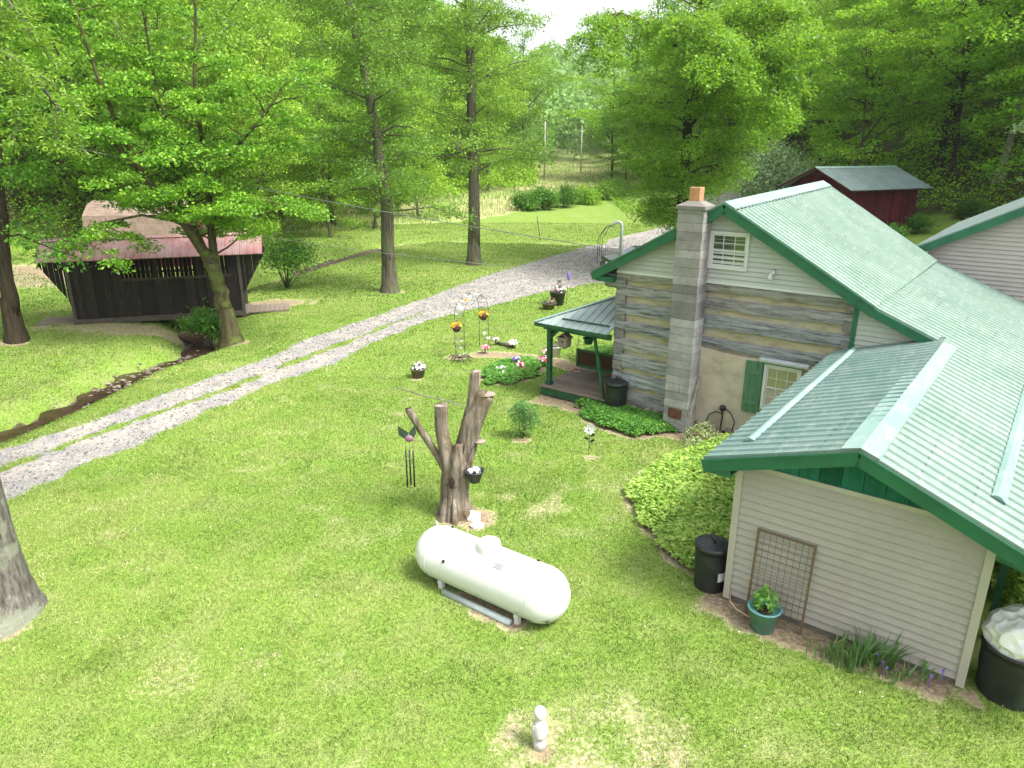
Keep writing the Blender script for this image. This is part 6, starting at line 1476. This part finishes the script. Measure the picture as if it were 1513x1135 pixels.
# right hillside, dark
cnt = 0; pts2 = []
for _ in range(8000):
    if cnt >= 105: break
    y = TS.uniform(40, 135); x = TS.uniform(16, 112)
    if x > .80 * y + 6: continue
    if x < 33 - .15 * (y - 24) + (2 if y < 60 else -.02 * (y - 60)): continue
    if y < 56 and x < 31.5: continue
    if 14 < x < 27 and y < 82: continue
    if not ok_spot(x, y, pts2, 5.2 + .02 * y): continue
    pts2.append((x, y)); cnt += 1; front = y < 66
    plant(TS.choice([3, 4, 5, 4]), x, y, 'dark layered tree at the foot of the steep right woods behind the red shed' if front else 'dark leafy tree high on the steep wooded slope on the right', 'trees at the foot of the right woods' if front else 'trees on the right hillside', 1.)
for i, (x, y) in enumerate(((25.5, 90), (31, 93), (24.5, 100), (29, 106), (35, 101), (26, 114), (33, 119))):
    plant([1, 0, 2, 1, 0, 2, 1][i], x, y, 'bright tree beyond the oak on the right side of the meadow', 'trees right of the meadow', .9)
# two bare lower trunks standing close behind the grey roof
def trunk_tree(foot, r, lean, lb, bark, seed):
    T = Tree(seed); z0 = h1(*foot); Q = T.limb([(0, 0, -.4), (0, 0, 0.6), (lean * .3, 0, 4), (lean * .7, 0, 9), (lean, 0, 16)], r, r * .4, 12)
    T.w.tube([(0, 0, -.4), (0, 0, .1), (0, 0, .9)], [r * 1.7, r * 1.35, r * 1.0], 12, False)
    T.along(Q, .42, 1., 16, 4., 3., (-.3, .2), .25, .05, 5, .9); T.build('broadleaf_tree', (foot[0], foot[1], z0), bark, M['leaf_forest'], 18, .24, lb)
trunk_tree((34.4, 52.2), .30, 1.2, 'pale leaning trunk standing alone behind the grey roof', M['bark_pale'], 61)
trunk_tree((33.8, 48.2), .46, 1.4, 'thick mossy trunk just left of the right edge behind the grey roof', M['bark_moss'], 62)
trunk_tree((34.5, 60), .38, .4, 'tall dark trunk rising right behind the red shed', M['bark_dark'], 63)

# far woods as one mass
g = np.random.default_rng(77); VV = []; FF = []; o = 0; nt_ = 0
for _ in range(16000):
    if nt_ > 1000: break
    y = g.uniform(118, 430); x = g.uniform(-.8 * y, .8 * y); xl = float(XL_(y)); xr0 = float(XR_(y))
    if (xl + 1 < x < xr0 + 6) and y < 215: continue
    if y < 150 and abs(x) > .5 * y: continue
    z = h1(x, y); hgt = g.uniform(15, 23); rr = g.uniform(5.5, 8.5); m = int(900 * min(1., 170 / y) + 120); d = rnd_dirs(m, g, .35)
    nz_ = 1 + .35 * np.sin(d[:, 0] * 5 + nt_) * np.sin(d[:, 1] * 5 + d[:, 2] * 4)
    P = np.array((x, y, z + hgt * .58)) + d * (g.uniform(.55, 1, (m, 1)) ** .4) * nz_[:, None] * np.array([rr, rr, hgt * .46])
    Vv, Ff = leaf_arr(P, rnd_dirs(m, g, 1.1), g.normal(size=(m, 3)), g.uniform(.7, 1.3, m) * (.55 + y * .0032), .8); VV.append(Vv); FF.append(Ff + o); o += len(Vv); nt_ += 1
ob = np_mesh('far_woods', np.concatenate(VV), np.concatenate(FF), M['leaf_far']); tag(ob, 'far wooded hills closing the end of the valley', 'woods', kind='stuff')
# understory growth
def understory(name, lb, n, x0, x1, y0, y1, cond, sz, mat, seed, hh):
    g = np.random.default_rng(seed); x = g.uniform(x0, x1, n); y = g.uniform(y0, y1, n); k = cond(x, y); x, y = x[k], y[k]
    f = fbm(x, y, 5, seed); k = f > .40; x, y, f = x[k], y[k], f[k]
    z = H(x, y) + hh * (f - .38) * 3.2 * g.uniform(.15, 1, len(x)) ** .6; P = np.stack([x, y, z], -1); Vv, Ff = leaf_arr(P, rnd_dirs(len(x), g, 1.4), g.normal(size=(len(x), 3)), g.uniform(.7, 1.3, len(x)) * sz * (y / 60)); ob = np_mesh(name, Vv, Ff, mat); tag(ob, lb, 'undergrowth', kind='stuff')
xr_ = XR_
understory('left_undergrowth', 'bright bushy undergrowth filling the edge of the left woods', 180000, -90, 4, 44, 130, lambda x, y: (x < XL_(y) + 4) & (x > -.85 * y - 4) & ~((x > -29) & (x < -19.5) & (y < 50)), .26, M['leaf_left'], 5, 4.2)
understory('right_undergrowth', 'sparse dark undergrowth on the leaf littered right slope', 130000, 18, 90, 46, 110, lambda x, y: (x > xr_(y) + 12.5) & (x < .85 * y + 4), .26, M['leaf_forest'], 6, .9)
understory('drive_edge_growth', 'green weedy growth along the bank right of the drive', 30000, 12, 34, 54, 100, lambda x, y: (x > xr_(y) - 2.5) & (seg_dist(x, y, GRAVEL_UP) > 2.4) & (x < xr_(y) + 13), .18, M['leaf_left'], 8, .8)
understory('left_bank_growth', 'low leafy growth on the bank left of the covered bridge', 26000, -40, -20.5, 30, 50, lambda x, y: (x < -19.5 - (y - 30) * .28) & (np.hypot((x + 26.5) / 3.2, (y - 40) / 3.) > 1) & ~((x > -29) & (y > 41)), .16, M['leaf_shrub'], 9, .9)
# creek pebbles and riffle stones
g = np.random.default_rng(4); mb = MB()
for k in range(520):
    i = g.integers(3, 8); s = g.uniform(0, 1); a, b_ = CREEK[i], CREEK[i + 1]; x = a[0] + (b_[0] - a[0]) * s + g.normal() * .30; y = a[1] + (b_[1] - a[1]) * s + g.normal() * .3
    r = g.uniform(.02, .065) * (1.3 if 4 <= i <= 6 else .8); t_ = g.uniform(.35, .95); mb.ball((x, y, max(h1(x, y), -.62) + r * .2), r, 6, (t_, t_ * .98, t_), (1.2, 1, .5), .15)
tag(mb.build('creek_pebbles', M['stone']), 'flat grey and brown stones lying in the shallow creek', 'pebbles', kind='stuff')
# fallen leaves and clover heads on the lawn
n = 2200; x = g.uniform(-24, 14, n); y = g.uniform(4, 40, n) ; r, d, l, m = masks(x, y); X, Y = hl(x, y); k = (r < .3) & in_view(x, y, 0 * x) & ~((X > -6) & (X < 6) & (Y > 6.5)) & ~((X > 0) & (X < 3.4) & (Y > 0)); x, y = x[k], y[k]; P = np.stack([x, y, H(x, y) + .055], -1)
Vv, Ff = leaf_arr(P, rnd_dirs(len(x), g, 2.5), g.normal(size=(len(x), 3)), g.uniform(.015, .035, len(x)), .8); tag(np_mesh('clover_blooms', Vv, Ff, mat_plain('clover_white', (.62, .60, .50), .7)), 'tiny white clover heads and pale petals scattered over the lawn', 'clover', kind='stuff')

# valley air
mb = MB(); mb.box((-330, -45, -4), (360, 500, 120)); hz = mb.build('haze', bpy.data.materials.new('valley_haze')); tag(hz, 'thin pale summer haze filling the valley', 'haze', kind='stuff')
m = hz.data.materials[0]; m.use_nodes = True; t = m.node_tree; t.nodes.remove(t.nodes['Principled BSDF']); pv = t.nodes.new('ShaderNodeVolumePrincipled'); pv.inputs['Density'].default_value = .00022; pv.inputs['Color'].default_value = (.93, .96, 1, 1); pv.inputs['Anisotropy'].default_value = .2
t.links.new(pv.outputs[0], t.nodes['Material Output'].inputs['Volume'])

# ================================================================== CAMERA, LIGHT
cam = bpy.data.cameras.new('camera'); co = bpy.data.objects.new('camera', cam); COL.objects.link(co); scene.camera = co
co.location = (0, 0, CAMZ); co.rotation_euler = (math.pi / 2 - PITCH, 0, 0); cam.sensor_width = 36; cam.lens = 36 * 1050 / 1513; cam.clip_start = .05; cam.clip_end = 1500
EL, SUNV = R(56), Vector((.84, -.54, 0)).normalized()
sd_v = Vector((SUNV.x * math.cos(EL), SUNV.y * math.cos(EL), math.sin(EL)))
sl = bpy.data.lights.new('sun', 'SUN'); sl.energy = 2.5; sl.angle = R(14); sl.color = (1, .96, .88)
so2 = bpy.data.objects.new('sun', sl); COL.objects.link(so2); so2.rotation_euler = (-sd_v).to_track_quat('-Z', 'Y').to_euler()
w = bpy.data.worlds.new('World'); scene.world = w; w.use_nodes = True; t = w.node_tree
sky = t.nodes.new('ShaderNodeTexSky'); sky.sky_type = 'NISHITA'; sky.sun_disc = False; sky.sun_elevation = EL; sky.sun_rotation = math.atan2(SUNV.x, SUNV.y)
sky.dust_density = 4; sky.air_density = 1.2; sky.ozone_density = 1
hs_ = t.nodes.new('ShaderNodeHueSaturation'); hs_.inputs['Saturation'].default_value = .28; hs_.inputs['Value'].default_value = 1.25
t.links.new(sky.outputs[0], hs_.inputs['Color']); t.links.new(hs_.outputs[0], t.nodes['Background'].inputs[0]); t.nodes['Background'].inputs[1].default_value = .135
scene.view_settings.view_transform = 'Standard'; scene.view_settings.look = 'None'; scene.view_settings.exposure = 1.2; scene.view_settings.gamma = 1
c_ = scene.cycles; c_.use_denoising = True; c_.max_bounces = 7; c_.diffuse_bounces = 4; c_.glossy_bounces = 3; c_.transmission_bounces = 4; c_.transparent_max_bounces = 4; c_.use_adaptive_sampling = True; c_.adaptive_threshold = .015
